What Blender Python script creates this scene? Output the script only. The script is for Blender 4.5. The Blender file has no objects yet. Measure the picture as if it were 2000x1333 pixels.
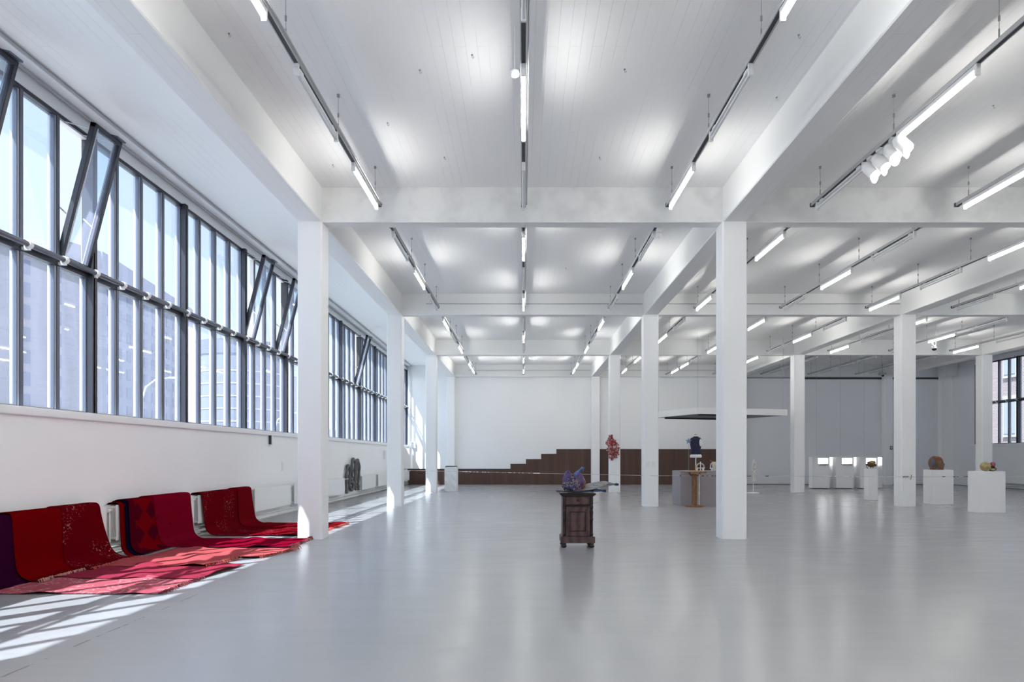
import bpy, bmesh, math, random
from mathutils import Vector, Matrix

# ------------------------------------------------------------------ camera
F, VX, VY, EYE = 1275.0, 1022.5, 892.5, 1.412
scene = bpy.context.scene
COL = scene.collection
cam_d = bpy.data.cameras.new('camera'); cam = bpy.data.objects.new('camera', cam_d)
COL.objects.link(cam); scene.camera = cam
cam.location = (0, 0, EYE); cam.rotation_euler = (math.pi/2, 0, 0)
cam_d.sensor_width = 36; cam_d.sensor_fit = 'HORIZONTAL'; cam_d.lens = F*36/2000
cam_d.shift_x = (1000-VX)/2000; cam_d.shift_y = (VY-666.5)/2000
cam_d.clip_start = .05; cam_d.clip_end = 2000

# ------------------------------------------------------------------ world, sun, exposure
SKY = .46; SUN = 7.0; TUBE = 22.0
w = bpy.data.worlds.new('world'); scene.world = w; w.use_nodes = True
nt = w.node_tree; nt.nodes.clear()
out = nt.nodes.new('ShaderNodeOutputWorld'); bg = nt.nodes.new('ShaderNodeBackground')
tc = nt.nodes.new('ShaderNodeTexCoord'); sp = nt.nodes.new('ShaderNodeSeparateXYZ')
cr = nt.nodes.new('ShaderNodeValToRGB')
cr.color_ramp.elements[0].position = 0.0; cr.color_ramp.elements[0].color = (.84, .92, 1.0, 1)
cr.color_ramp.elements[1].position = 0.7; cr.color_ramp.elements[1].color = (.72, .85, 1.0, 1)
nt.links.new(tc.outputs['Generated'], sp.inputs[0]); nt.links.new(sp.outputs['Z'], cr.inputs[0])
nt.links.new(cr.outputs[0], bg.inputs[0]); nt.links.new(bg.outputs[0], out.inputs[0])
# the sky is brighter around the sun
vm = nt.nodes.new('ShaderNodeVectorMath'); vm.operation = 'DOT_PRODUCT'; vm.inputs[1].default_value = Vector((-1.0, -1.19, 2.1)).normalized()
nt.links.new(tc.outputs['Generated'], vm.inputs[0])
def wm(op, a, b):
    n = nt.nodes.new('ShaderNodeMath'); n.operation = op
    for i, v in ((0, a), (1, b)):
        if isinstance(v, float): n.inputs[i].default_value = v
        else: nt.links.new(v, n.inputs[i])
    return n.outputs[0]
glow = wm('POWER', wm('MAXIMUM', vm.outputs['Value'], 0.0), 4.0)
nt.links.new(wm('ADD', wm('MULTIPLY', glow, 4.4*SKY), float(SKY)), bg.inputs[1])
sl = bpy.data.lights.new('sun', 'SUN'); so = bpy.data.objects.new('sun', sl); COL.objects.link(so)
sl.energy = SUN; sl.angle = math.radians(.55); sl.color = (1.0, .98, .95)
so.location = (-30, -30, 50)
so.rotation_euler = Vector((1.0, 1.19, -2.1)).to_track_quat('-Z', 'Y').to_euler()
vs = scene.view_settings
vs.view_transform = 'Standard'; vs.look = 'None'; vs.gamma = 1; vs.use_curve_mapping = False
vs.exposure = 1.28
for side, x, s in (('left', -6.2, 1), ('right', 21.9, -1)):
    pl = bpy.data.lights.new('window_portal_'+side, 'AREA'); pl.shape = 'RECTANGLE'
    pl.size = 3.9; pl.size_y = 44; pl.cycles.is_portal = True
    po = bpy.data.objects.new('window_portal_'+side, pl); COL.objects.link(po)
    po.location = (x, 11, 3.9); po.rotation_euler = (0, -s*math.pi/2, 0)
scene.cycles.transparent_max_bounces = 16
scene.cycles.max_bounces = 8; scene.cycles.diffuse_bounces = 5; scene.cycles.glossy_bounces = 4
scene.cycles.sample_clamp_indirect = 6.0
scene.cycles.caustics_reflective = False; scene.cycles.caustics_refractive = False
scene.cycles.use_denoising = True

R = random.Random(7)

# ------------------------------------------------------------------ materials
def newmat(name):
    m = bpy.data.materials.new(name); m.use_nodes = True
    return m, m.node_tree, m.node_tree.nodes['Principled BSDF']
def principled(name, col, rough=.5, metal=0, spec=.5, emis=None, es=0, coat=0, var=0, vscale=3, bump=0, bscale=40):
    m, t, b = newmat(name)
    b.inputs['Base Color'].default_value = (*col, 1); b.inputs['Roughness'].default_value = rough
    b.inputs['Metallic'].default_value = metal; b.inputs['Specular IOR Level'].default_value = spec
    b.inputs['Coat Weight'].default_value = coat
    if emis: b.inputs['Emission Color'].default_value = (*emis, 1); b.inputs['Emission Strength'].default_value = es
    tcn = t.nodes.new('ShaderNodeTexCoord')
    if var:
        n = t.nodes.new('ShaderNodeTexNoise'); n.inputs['Scale'].default_value = vscale; n.inputs['Detail'].default_value = 4
        mx = t.nodes.new('ShaderNodeMix'); mx.data_type = 'RGBA'
        mx.inputs[6].default_value = (*[c*(1-var) for c in col], 1); mx.inputs[7].default_value = (*[min(1, c*(1+var)) for c in col], 1)
        t.links.new(tcn.outputs['Object'], n.inputs['Vector']); t.links.new(n.outputs['Fac'], mx.inputs[0]); t.links.new(mx.outputs[2], b.inputs['Base Color'])
    if bump:
        n2 = t.nodes.new('ShaderNodeTexNoise'); n2.inputs['Scale'].default_value = bscale
        bp = t.nodes.new('ShaderNodeBump'); bp.inputs['Strength'].default_value = bump; bp.inputs['Distance'].default_value = .01
        t.links.new(tcn.outputs['Object'], n2.inputs['Vector']); t.links.new(n2.outputs['Fac'], bp.inputs['Height']); t.links.new(bp.outputs[0], b.inputs['Normal'])
    return m
def N(t, kind, **kw):
    n = t.nodes.new(kind)
    for k, v in kw.items(): setattr(n, k, v)
    return n
def mapping(t, src, scale=(1, 1, 1), rot=(0, 0, 0), loc=(0, 0, 0)):
    mp = t.nodes.new('ShaderNodeMapping'); mp.inputs['Scale'].default_value = scale
    mp.inputs['Rotation'].default_value = rot; mp.inputs['Location'].default_value = loc
    t.links.new(src, mp.inputs[0]); return mp.outputs[0]
def ramp(t, src, stops, interp='LINEAR'):
    r = t.nodes.new('ShaderNodeValToRGB'); r.color_ramp.interpolation = interp
    e = r.color_ramp.elements
    while len(e) > 1: e.remove(e[0])
    e[0].position = stops[0][0]; e[0].color = (*stops[0][1], 1)
    for p, c in stops[1:]:
        x = e.new(p); x.color = (*c, 1)
    t.links.new(src, r.inputs[0]); return r.outputs[0]
def mix(t, fac, a, b, blend='MIX'):
    m = t.nodes.new('ShaderNodeMix'); m.data_type = 'RGBA'; m.blend_type = blend
    for i, v in ((0, fac), (6, a), (7, b)):
        if isinstance(v, (int, float)): m.inputs[i].default_value = v
        elif isinstance(v, tuple): m.inputs[i].default_value = (*v, 1)
        else: t.links.new(v, m.inputs[i])
    return m.outputs[2]
def math_(t, op, a, b=0.0):
    m = t.nodes.new('ShaderNodeMath'); m.operation = op
    for i, v in ((0, a), (1, b)):
        if isinstance(v, (int, float)): m.inputs[i].default_value = v
        else: t.links.new(v, m.inputs[i])
    return m.outputs[0]
def bumpn(t, b, h, strength, dist=.01):
    bp = t.nodes.new('ShaderNodeBump'); bp.inputs['Strength'].default_value = strength; bp.inputs['Distance'].default_value = dist
    t.links.new(h, bp.inputs['Height']); t.links.new(bp.outputs[0], b.inputs['Normal'])
def noise(t, vec, scale, detail=3, rough=.5):
    n = t.nodes.new('ShaderNodeTexNoise'); n.inputs['Scale'].default_value = scale; n.inputs['Detail'].default_value = detail
    n.inputs['Roughness'].default_value = rough
    t.links.new(vec, n.inputs['Vector']); return n.outputs['Fac']

def board_paint(name, col, swap, strength=.35):
    """white paint over board-marked concrete"""
    m, t, b = newmat(name); b.inputs['Roughness'].default_value = .75; b.inputs['Specular IOR Level'].default_value = .12
    o = t.nodes.new('ShaderNodeTexCoord').outputs['Object']
    v = mapping(t, o, rot=(0, 0, math.pi/2)) if swap else o
    br = t.nodes.new('ShaderNodeTexBrick'); br.inputs['Scale'].default_value = 1
    br.inputs['Brick Width'].default_value = 3.1; br.inputs['Row Height'].default_value = .13
    br.inputs['Mortar Size'].default_value = .004; br.inputs['Mortar Smooth'].default_value = .4; br.offset = .37
    t.links.new(v, br.inputs['Vector'])
    nz = noise(t, mapping(t, o, scale=(1, .25, 1)), 2.2, 3)
    msk = ramp(t, nz, [(.42, (0, 0, 0)), (.62, (1, 1, 1))])
    line = math_(t, 'MULTIPLY', br.outputs['Fac'], msk)
    fine = noise(t, mapping(t, o, scale=(9, .5, 9)), 6, 4)
    h = math_(t, 'ADD', math_(t, 'MULTIPLY', line, -1.0), math_(t, 'MULTIPLY', fine, .35))
    bumpn(t, b, h, strength, .012)
    base = mix(t, math_(t, 'MULTIPLY', line, .35), col, tuple(c*.62 for c in col))
    base = mix(t, math_(t, 'MULTIPLY', noise(t, o, .8, 4), .10), base, tuple(c*.8 for c in col))
    t.links.new(base, b.inputs['Base Color'])
    return m
M = {}
M['paint'] = principled('white_wall_paint', (.87, .873, .877), .6, spec=.3, var=.015, vscale=1.5, bump=.06, bscale=60)
M['ceil'] = board_paint('painted_board_concrete', (.87, .87, .87), True)
M['beam'] = board_paint('painted_beam_concrete', (.87, .87, .86), False, .2)
M['beam_l'] = board_paint('painted_beam_concrete_lengthwise', (.87, .87, .86), True, .2)
M['column'] = principled('painted_column', (.88, .882, .886), .5, spec=.3, var=.01, bump=.12, bscale=14)
M['grey_wall'] = principled('grey_wall_paint', (.80, .81, .84), .65, spec=.25, var=.03, vscale=.8)

# floor: polished grey screed
m, t, b = newmat('polished_grey_floor'); M['floor'] = m
o = t.nodes.new('ShaderNodeTexCoord').outputs['Object']
c = mix(t, noise(t, o, .45, 5), (.305, .302, .314), (.375, .37, .385))
scr = ramp(t, noise(t, mapping(t, o, scale=(.6, 5, 1), rot=(0, 0, .25)), 4, 6, .7), [(.70, (0, 0, 0)), (.76, (1, 1, 1))])
c = mix(t, math_(t, 'MULTIPLY', scr, .12), c, (.5, .5, .52))
sx_ = t.nodes.new('ShaderNodeSeparateXYZ'); t.links.new(o, sx_.inputs[0])     # worn joint in the screed near the windows
wob = math_(t, 'MULTIPLY', math_(t, 'SUBTRACT', noise(t, o, 3.0, 3), .5), .05)
jd = math_(t, 'ABSOLUTE', math_(t, 'ADD', math_(t, 'ADD', sx_.outputs[0], 3.34), wob))
jl = ramp(t, jd, [(0, (1, 1, 1)), (.007, (1, 1, 1)), (.013, (0, 0, 0))])
jm = ramp(t, noise(t, mapping(t, o, scale=(1, 1, 1), loc=(3, 0, 0)), 5.0, 5, .7), [(.46, (0, 0, 0)), (.54, (1, 1, 1))])
jy = ramp(t, math_(t, 'MULTIPLY', sx_.outputs[1], .1), [(.64, (1, 1, 1)), (.72, (0, 0, 0))])
c = mix(t, math_(t, 'MULTIPLY', math_(t, 'MULTIPLY', math_(t, 'MULTIPLY', jl, jm), jy), .55), c, (.10, .10, .12))
t.links.new(c, b.inputs['Base Color'])
rg = math_(t, 'ADD', math_(t, 'MULTIPLY', noise(t, mapping(t, o, scale=(1, 3, 1)), 1.3, 4), .14), .15)
t.links.new(rg, b.inputs['Roughness']); b.inputs['Specular IOR Level'].default_value = .55
h = math_(t, 'ADD', noise(t, mapping(t, o, scale=(.8, 3.5, 1)), 2.2, 3), math_(t, 'MULTIPLY', noise(t, mapping(t, o, scale=(2, 14, 1)), 6, 2), .12))
bumpn(t, b, h, .13, .012)

M['frame'] = principled('dark_window_metal', (.030, .030, .042), .42, metal=.1)
M['mullion'] = principled('grey_window_metal', (.13, .14, .18), .38, metal=.4)
M['bead'] = principled('pale_bead_sunlit_edge', (.55, .57, .62), .4)  # pale tone also carries the sun on the mullion faces
M['sill'] = principled('white_sill', (.84, .84, .85), .45)
M['tubemetal'] = principled('grey_tube_metal', (.16, .16, .19), .35, metal=.5)
M['white_plastic'] = principled('white_plastic', (.82, .82, .82), .4)
M['alu'] = principled('painted_aluminium', (.52, .53, .54), .4, metal=.3)
M['slot'] = principled('dark_slot', (.05, .05, .055), .5)
M['steel'] = principled('steel_wire', (.35, .35, .36), .4, metal=.8)
M['tube_on'] = principled('lit_tube', (1, 1, 1), .4, emis=(1.0, .985, .94), es=TUBE)
M['tube_off'] = principled('unlit_tube', (.62, .63, .64), .25)
M['lens'] = principled('lit_lens', (1, 1, 1), .3, emis=(1, .97, .92), es=30)
M['black'] = principled('black_plastic', (.02, .02, .022), .4)
M['radiator'] = principled('radiator_enamel', (.80, .81, .81), .32, var=.03, vscale=6)
M['chrome'] = principled('chrome', (.55, .55, .56), .25, metal=1)
M['plinth'] = principled('plinth_paint', (.84, .84, .85), .5, var=.01)

# glass with a little fresnel reflection and dust
def glass(name, tint, dust, gl=1.0):
    m = bpy.data.materials.new(name); m.use_nodes = True; t = m.node_tree; t.nodes.clear()
    o_ = t.nodes.new('ShaderNodeOutputMaterial'); tr = t.nodes.new('ShaderNodeBsdfTransparent'); tr.inputs[0].default_value = (*tint, 1)
    gs = t.nodes.new('ShaderNodeBsdfGlossy'); gs.inputs['Roughness'].default_value = .02; gs.inputs[0].default_value = (gl, gl, gl, 1)
    lw = t.nodes.new('ShaderNodeLayerWeight'); lw.inputs[0].default_value = .5   # Facing output = 1 - |cos|
    fr = math_(t, 'ADD', math_(t, 'MULTIPLY', math_(t, 'POWER', lw.outputs['Facing'], 5.0), .9), .035)
    m1 = t.nodes.new('ShaderNodeMixShader'); t.links.new(fr, m1.inputs[0]); t.links.new(tr.outputs[0], m1.inputs[1]); t.links.new(gs.outputs[0], m1.inputs[2])
    td = t.nodes.new('ShaderNodeBsdfTranslucent'); td.inputs[0].default_value = (.72, .74, 1.0, 1)
    tcn = t.nodes.new('ShaderNodeTexCoord')
    nz = noise(t, mapping(t, tcn.outputs['Object'], scale=(1, 2.5, .35)), 2.0, 4)
    f = math_(t, 'MULTIPLY', math_(t, 'ADD', nz, .45), dust)
    m2 = t.nodes.new('ShaderNodeMixShader'); t.links.new(f, m2.inputs[0]); t.links.new(m1.outputs[0], m2.inputs[1]); t.links.new(td.outputs[0], m2.inputs[2])
    t.links.new(m2.outputs[0], o_.inputs[0]); return m
M['glass'] = glass('window_glass', (.865, .935, .975), .068)
M['pale_pane'] = glass('pale_pane_glass', (.88, .93, .96), .33)  # whiter mix for one lower pane
M['tint_glass'] = glass('tinted_glass', (.60, .57, .56), .10)

# dark wood boards
def wood(name, a, bcol, board, swap_x=True, coat=.1, rough=.45):
    m, t, b = newmat(name)
    o = t.nodes.new('ShaderNodeTexCoord').outputs['Object']
    v = mapping(t, o, rot=(math.pi/2, 0, 0)) ; v = mapping(t, v, rot=(0, 0, math.pi/2))
    br = t.nodes.new('ShaderNodeTexBrick'); br.inputs['Scale'].default_value = 1; br.inputs['Brick Width'].default_value = 6
    br.inputs['Row Height'].default_value = board; br.inputs['Mortar Size'].default_value = .003
    br.inputs['Color1'].default_value = (0, 0, 0, 1); br.inputs['Color2'].default_value = (1, 1, 1, 1); br.inputs['Mortar'].default_value = (0, 0, 0, 1)
    t.links.new(v, br.inputs['Vector'])
    g = noise(t, mapping(t, o, scale=(14, 14, .7)), 3, 5, .6)
    tone = noise(t, mapping(t, o, scale=(1.0/board*.45, 1, .02)), 1.0, 1)
    f = math_(t, 'ADD', math_(t, 'MULTIPLY', g, .6), math_(t, 'MULTIPLY', math_(t, 'SUBTRACT', tone, .3), 1.1))
    c = mix(t, f, a, bcol)
    c = mix(t, math_(t, 'MULTIPLY', br.outputs['Fac'], .8), c, tuple(x*.25 for x in a))
    t.links.new(c, b.inputs['Base Color']); b.inputs['Roughness'].default_value = rough; b.inputs['Coat Weight'].default_value = coat
    bumpn(t, b, math_(t, 'MULTIPLY', br.outputs['Fac'], -1), .5, .004)
    return m
M['panelling'] = wood('stained_panel_boards', (.038, .016, .010), (.105, .048, .030), .115)
def figured(name, a, bcol, sc=3):
    m, t, b = newmat(name); o = t.nodes.new('ShaderNodeTexCoord').outputs['Object']
    f = noise(t, mapping(t, o, scale=(3, 3, .8)), sc, 6, .6)
    wv = t.nodes.new('ShaderNodeTexWave'); wv.inputs['Scale'].default_value = 2.2; wv.inputs['Distortion'].default_value = 9; wv.inputs['Detail'].default_value = 3
    t.links.new(o, wv.inputs['Vector'])
    c = mix(t, math_(t, 'ADD', math_(t, 'MULTIPLY', f, .7), math_(t, 'MULTIPLY', wv.outputs['Fac'], .35)), a, bcol)
    t.links.new(c, b.inputs['Base Color']); b.inputs['Roughness'].default_value = .45; b.inputs['Coat Weight'].default_value = .06; b.inputs['Specular IOR Level'].default_value = .3
    return m
M['walnut'] = figured('dark_walnut', (.012, .006, .007), (.15, .082, .078))
M['walnut_dark'] = principled('dark_walnut_moulding', (.022, .012, .012), .45, coat=.08, spec=.3)
M['oak'] = figured('brown_table_wood', (.10, .045, .018), (.30, .15, .065))
M['lightwood'] = figured('pale_wood', (.35, .22, .10), (.55, .38, .2))

# patchwork of strong colours (for the sculptures)
def patch(name, cols, scale, rough=.5, edge=None, metal=0, rnd=1.0):
    m, t, b = newmat(name); o = t.nodes.new('ShaderNodeTexCoord').outputs['Object']
    v = t.nodes.new('ShaderNodeTexVoronoi'); v.inputs['Scale'].default_value = scale; v.inputs['Randomness'].default_value = rnd
    t.links.new(o, v.inputs['Vector'])
    s = t.nodes.new('ShaderNodeSeparateColor'); t.links.new(v.outputs['Color'], s.inputs[0])
    n = len(cols)
    c = ramp(t, s.outputs[0], [(i/n, cc) for i, cc in enumerate(cols)], 'CONSTANT')
    if edge:
        v2 = t.nodes.new('ShaderNodeTexVoronoi'); v2.feature = 'DISTANCE_TO_EDGE'; v2.inputs['Scale'].default_value = scale
        t.links.new(o, v2.inputs['Vector'])
        e = ramp(t, v2.outputs['Distance'], [(0, (1, 1, 1)), (.09, (1, 1, 1)), (.13, (0, 0, 0))])
        c = mix(t, e, c, edge)
    t.links.new(c, b.inputs['Base Color']); b.inputs['Roughness'].default_value = rough; b.inputs['Metallic'].default_value = metal
    bumpn(t, b, v.outputs['Distance'], .4, .01)
    return m
M['beads'] = patch('blue_beadwork', [(.01, .01, .06), (.20, .21, .36), (.015, .015, .10), (.34, .30, .25), (.02, .03, .14), (.07, .03, .13), (.18, .07, .03), (.01, .01, .05)], 62, .4, (.02, .02, .07))
M['purple'] = patch('purple_beadwork', [(.02, .02, .12), (.07, .015, .08), (.03, .04, .18), (.10, .03, .10)], 60, .4)
M['orange'] = patch('amber_beadwork', [(.25, .07, .02), (.35, .16, .05), (.12, .03, .02), (.3, .22, .1)], 50, .4)
M['felt_grey'] = patch('grey_felt', [(.20, .20, .21), (.26, .25, .25), (.16, .16, .17)], 25, .8)
M['felt_blue'] = principled('blue_felt', (.012, .05, .17), .6, var=.4, vscale=14)
M['navy'] = principled('navy_cloth', (.018, .020, .055), .85, var=.25, vscale=20, bump=.3, bscale=90)
M['ink'] = principled('black_cloth', (.008, .009, .02), .7)
M['red_glaze'] = patch('red_glaze', [(.36, .004, .008), (.24, .003, .008), (.42, .01, .012), (.10, .003, .006)], 22, .35)
M['cream'] = principled('cream_plaster', (.62, .58, .5), .7)
M['carved'] = patch('carved_painted_wood', [(.15, .08, .035), (.19, .12, .035), (.17, .05, .03), (.09, .09, .14), (.10, .06, .035), (.13, .09, .06), (.14, .085, .035), (.08, .055, .04)], 11, .7)
M['husk'] = patch('brown_husk', [(.18, .11, .04), (.28, .18, .07), (.08, .05, .03), (.22, .15, .06)], 18, .7)
M['yellow'] = patch('yellow_enamel', [(.36, .31, .10), (.33, .30, .17), (.28, .18, .08), (.26, .25, .12)], 14, .3)
M['berry'] = patch('berry_enamel', [(.30, .05, .07), (.40, .10, .14), (.18, .03, .06)], 16, .25)
M['wine'] = principled('wine_enamel', (.05, .015, .03), .3)
M['tubeblack'] = principled('anthracite_rubber', (.085, .085, .09), .38, var=.3, vscale=15, bump=.3, bscale=30)
M['canvas'] = principled('white_canvas', (.80, .81, .83), .8, bump=.5, bscale=9)
M['greyboard'] = principled('grey_brown_board', (.30, .265, .28), .55, var=.05)
M['lilacboard'] = principled('lilac_board', (.30, .285, .32), .5, var=.04)
M['star'] = principled('blue_glitter', (.16, .22, .34), .35, metal=.3, var=.3, vscale=60)
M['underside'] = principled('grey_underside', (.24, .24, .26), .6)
M['lit_case'] = principled('lit_case_panel', (1, 1, 1), .5, emis=(.97, 1, 1), es=2.2)
M['reflected_glow'] = principled('reflected_case_glow', (1, 1, 1), .5, emis=(.97, 1, 1), es=1.1)  # glow standing for the niche light's reflection
M['sign'] = principled('dark_red_sign', (.12, .03, .06), .5)
# outside
def brickmat(name, a, bcol, mort, sc=1.0):
    m, t, b = newmat(name); o = t.nodes.new('ShaderNodeTexCoord').outputs['Object']
    v = mapping(t, o, rot=(math.pi/2, 0, 0))
    # use length along the wall (x+y) and z
    s = t.nodes.new('ShaderNodeSeparateXYZ'); t.links.new(o, s.inputs[0])
    cb = t.nodes.new('ShaderNodeCombineXYZ'); t.links.new(math_(t, 'ADD', s.outputs[0], s.outputs[1]), cb.inputs[0]); t.links.new(s.outputs[2], cb.inputs[1])
    br = t.nodes.new('ShaderNodeTexBrick'); br.inputs['Scale'].default_value = sc
    br.inputs['Brick Width'].default_value = .26; br.inputs['Row Height'].default_value = .09; br.inputs['Mortar Size'].default_value = .012
    br.inputs['Color1'].default_value = (*a, 1); br.inputs['Color2'].default_value = (*bcol, 1); br.inputs['Mortar'].default_value = (*mort, 1)
    t.links.new(cb.outputs[0], br.inputs['Vector']); t.links.new(br.outputs['Color'], b.inputs['Base Color']); b.inputs['Roughness'].default_value = .8
    return m
M['tanbrick'] = brickmat('tan_brick', (.17, .145, .15), (.21, .18, .185), (.22, .20, .20), .35)
M['redbrick'] = brickmat('red_brick', (.26, .17, .155), (.20, .13, .12), (.36, .34, .33))
M['outglass'] = principled('outdoor_window_glass', (.07, .08, .12), .25, spec=.4)
M['outband'] = principled('pale_band', (.42, .43, .46), .6)
M['outpanel'] = principled('blue_grey_panel', (.13, .145, .20), .5, spec=.2)
M['pale_render'] = principled('pale_render', (.26, .27, .29), .8)
M['asphalt'] = principled('pale_pavement', (.38, .38, .38), .9)

# ------------------------------------------------------------------ rugs material factory (UV: u along the wall, v along the length, metres)
def rugmat(name, base, dark, light, pattern='floral', edge=None, sc=1.0):
    m, t, b = newmat(name)
    uv = t.nodes.new('ShaderNodeUVMap'); uv.uv_map = 'UVMap'; U = uv.outputs[0]
    weave = noise(t, mapping(t, U, scale=(60, 60, 1)), 4, 2)
    blot = noise(t, U, 1.6, 4)
    c = mix(t, blot, base, tuple((x*.6+y*.4) for x, y in zip(base, dark)))
    if pattern == 'floral':
        v = t.nodes.new('ShaderNodeTexVoronoi'); v.inputs['Scale'].default_value = 7*sc; t.links.new(U, v.inputs['Vector'])
        n2 = noise(t, U, 14*sc, 5, .65)
        f = ramp(t, math_(t, 'ADD', v.outputs['Distance'], math_(t, 'MULTIPLY', n2, .9)), [(.50, (1, 1, 1)), (.58, (0, 0, 0)), (.80, (0, 0, 0)), (.86, (.8, .8, .8)), (.95, (0, 0, 0))])
        c = mix(t, math_(t, 'MULTIPLY', f, .75), c, light)
    elif pattern == 'speckle':
        n2 = noise(t, U, 26, 3, .7); n3 = noise(t, U, 2.0, 2)
        f = math_(t, 'MULTIPLY', ramp(t, n2, [(.57, (0, 0, 0)), (.62, (1, 1, 1))]), ramp(t, n3, [(.48, (0, 0, 0)), (.6, (1, 1, 1))]))
        c = mix(t, math_(t, 'MULTIPLY', f, .6), c, light)
    elif pattern == 'motif':
        v = t.nodes.new('ShaderNodeTexVoronoi'); v.distance = 'MANHATTAN'; v.inputs['Scale'].default_value = 6; v.inputs['Randomness'].default_value = .35
        t.links.new(U, v.inputs['Vector'])
        f = ramp(t, v.outputs['Distance'], [(0, (1, 1, 1)), (.15, (1, 1, 1)), (.20, (0, 0, 0)), (.26, (.0, .0, .0)), (.30, (.6, .6, .6)), (.34, (0, 0, 0))])
        c = mix(t, math_(t, 'MULTIPLY', f, .8), c, tuple(x*.6 for x in dark))
    elif pattern == 'diamond':
        s = t.nodes.new('ShaderNodeSeparateXYZ'); t.links.new(U, s.inputs[0])
        a = math_(t, 'ABSOLUTE', math_(t, 'SUBTRACT', math_(t, 'FRACT', math_(t, 'MULTIPLY', math_(t, 'ADD', s.outputs[0], -.02), 2.9)), .5))
        d = math_(t, 'ABSOLUTE', math_(t, 'SUBTRACT', math_(t, 'FRACT', math_(t, 'MULTIPLY', math_(t, 'ADD', s.outputs[1], .12), 3.0)), .5))
        f = ramp(t, math_(t, 'ADD', math_(t, 'ADD', a, d), math_(t, 'MULTIPLY', noise(t, U, 30, 2), .05)), [(.42, (1, 1, 1)), (.46, (0, 0, 0))])
        c = mix(t, math_(t, 'MULTIPLY', f, .85), c, dark)
        brd = ramp(t, s.outputs[0], [(0, (1, 1, 1)), (.13, (1, 1, 1)), (.15, (0, 0, 0))])
        c = mix(t, brd, c, tuple(x*.9+y*.1 for x, y in zip(dark, base)))
    c = mix(t, math_(t, 'MULTIPLY', weave, .35), c, tuple(x*.55 for x in base))
    t.links.new(c, b.inputs['Base Color']); b.inputs['Roughness'].default_value = 1; b.inputs['Specular IOR Level'].default_value = .0
    bumpn(t, b, weave, .4, .004)
    return m

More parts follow.
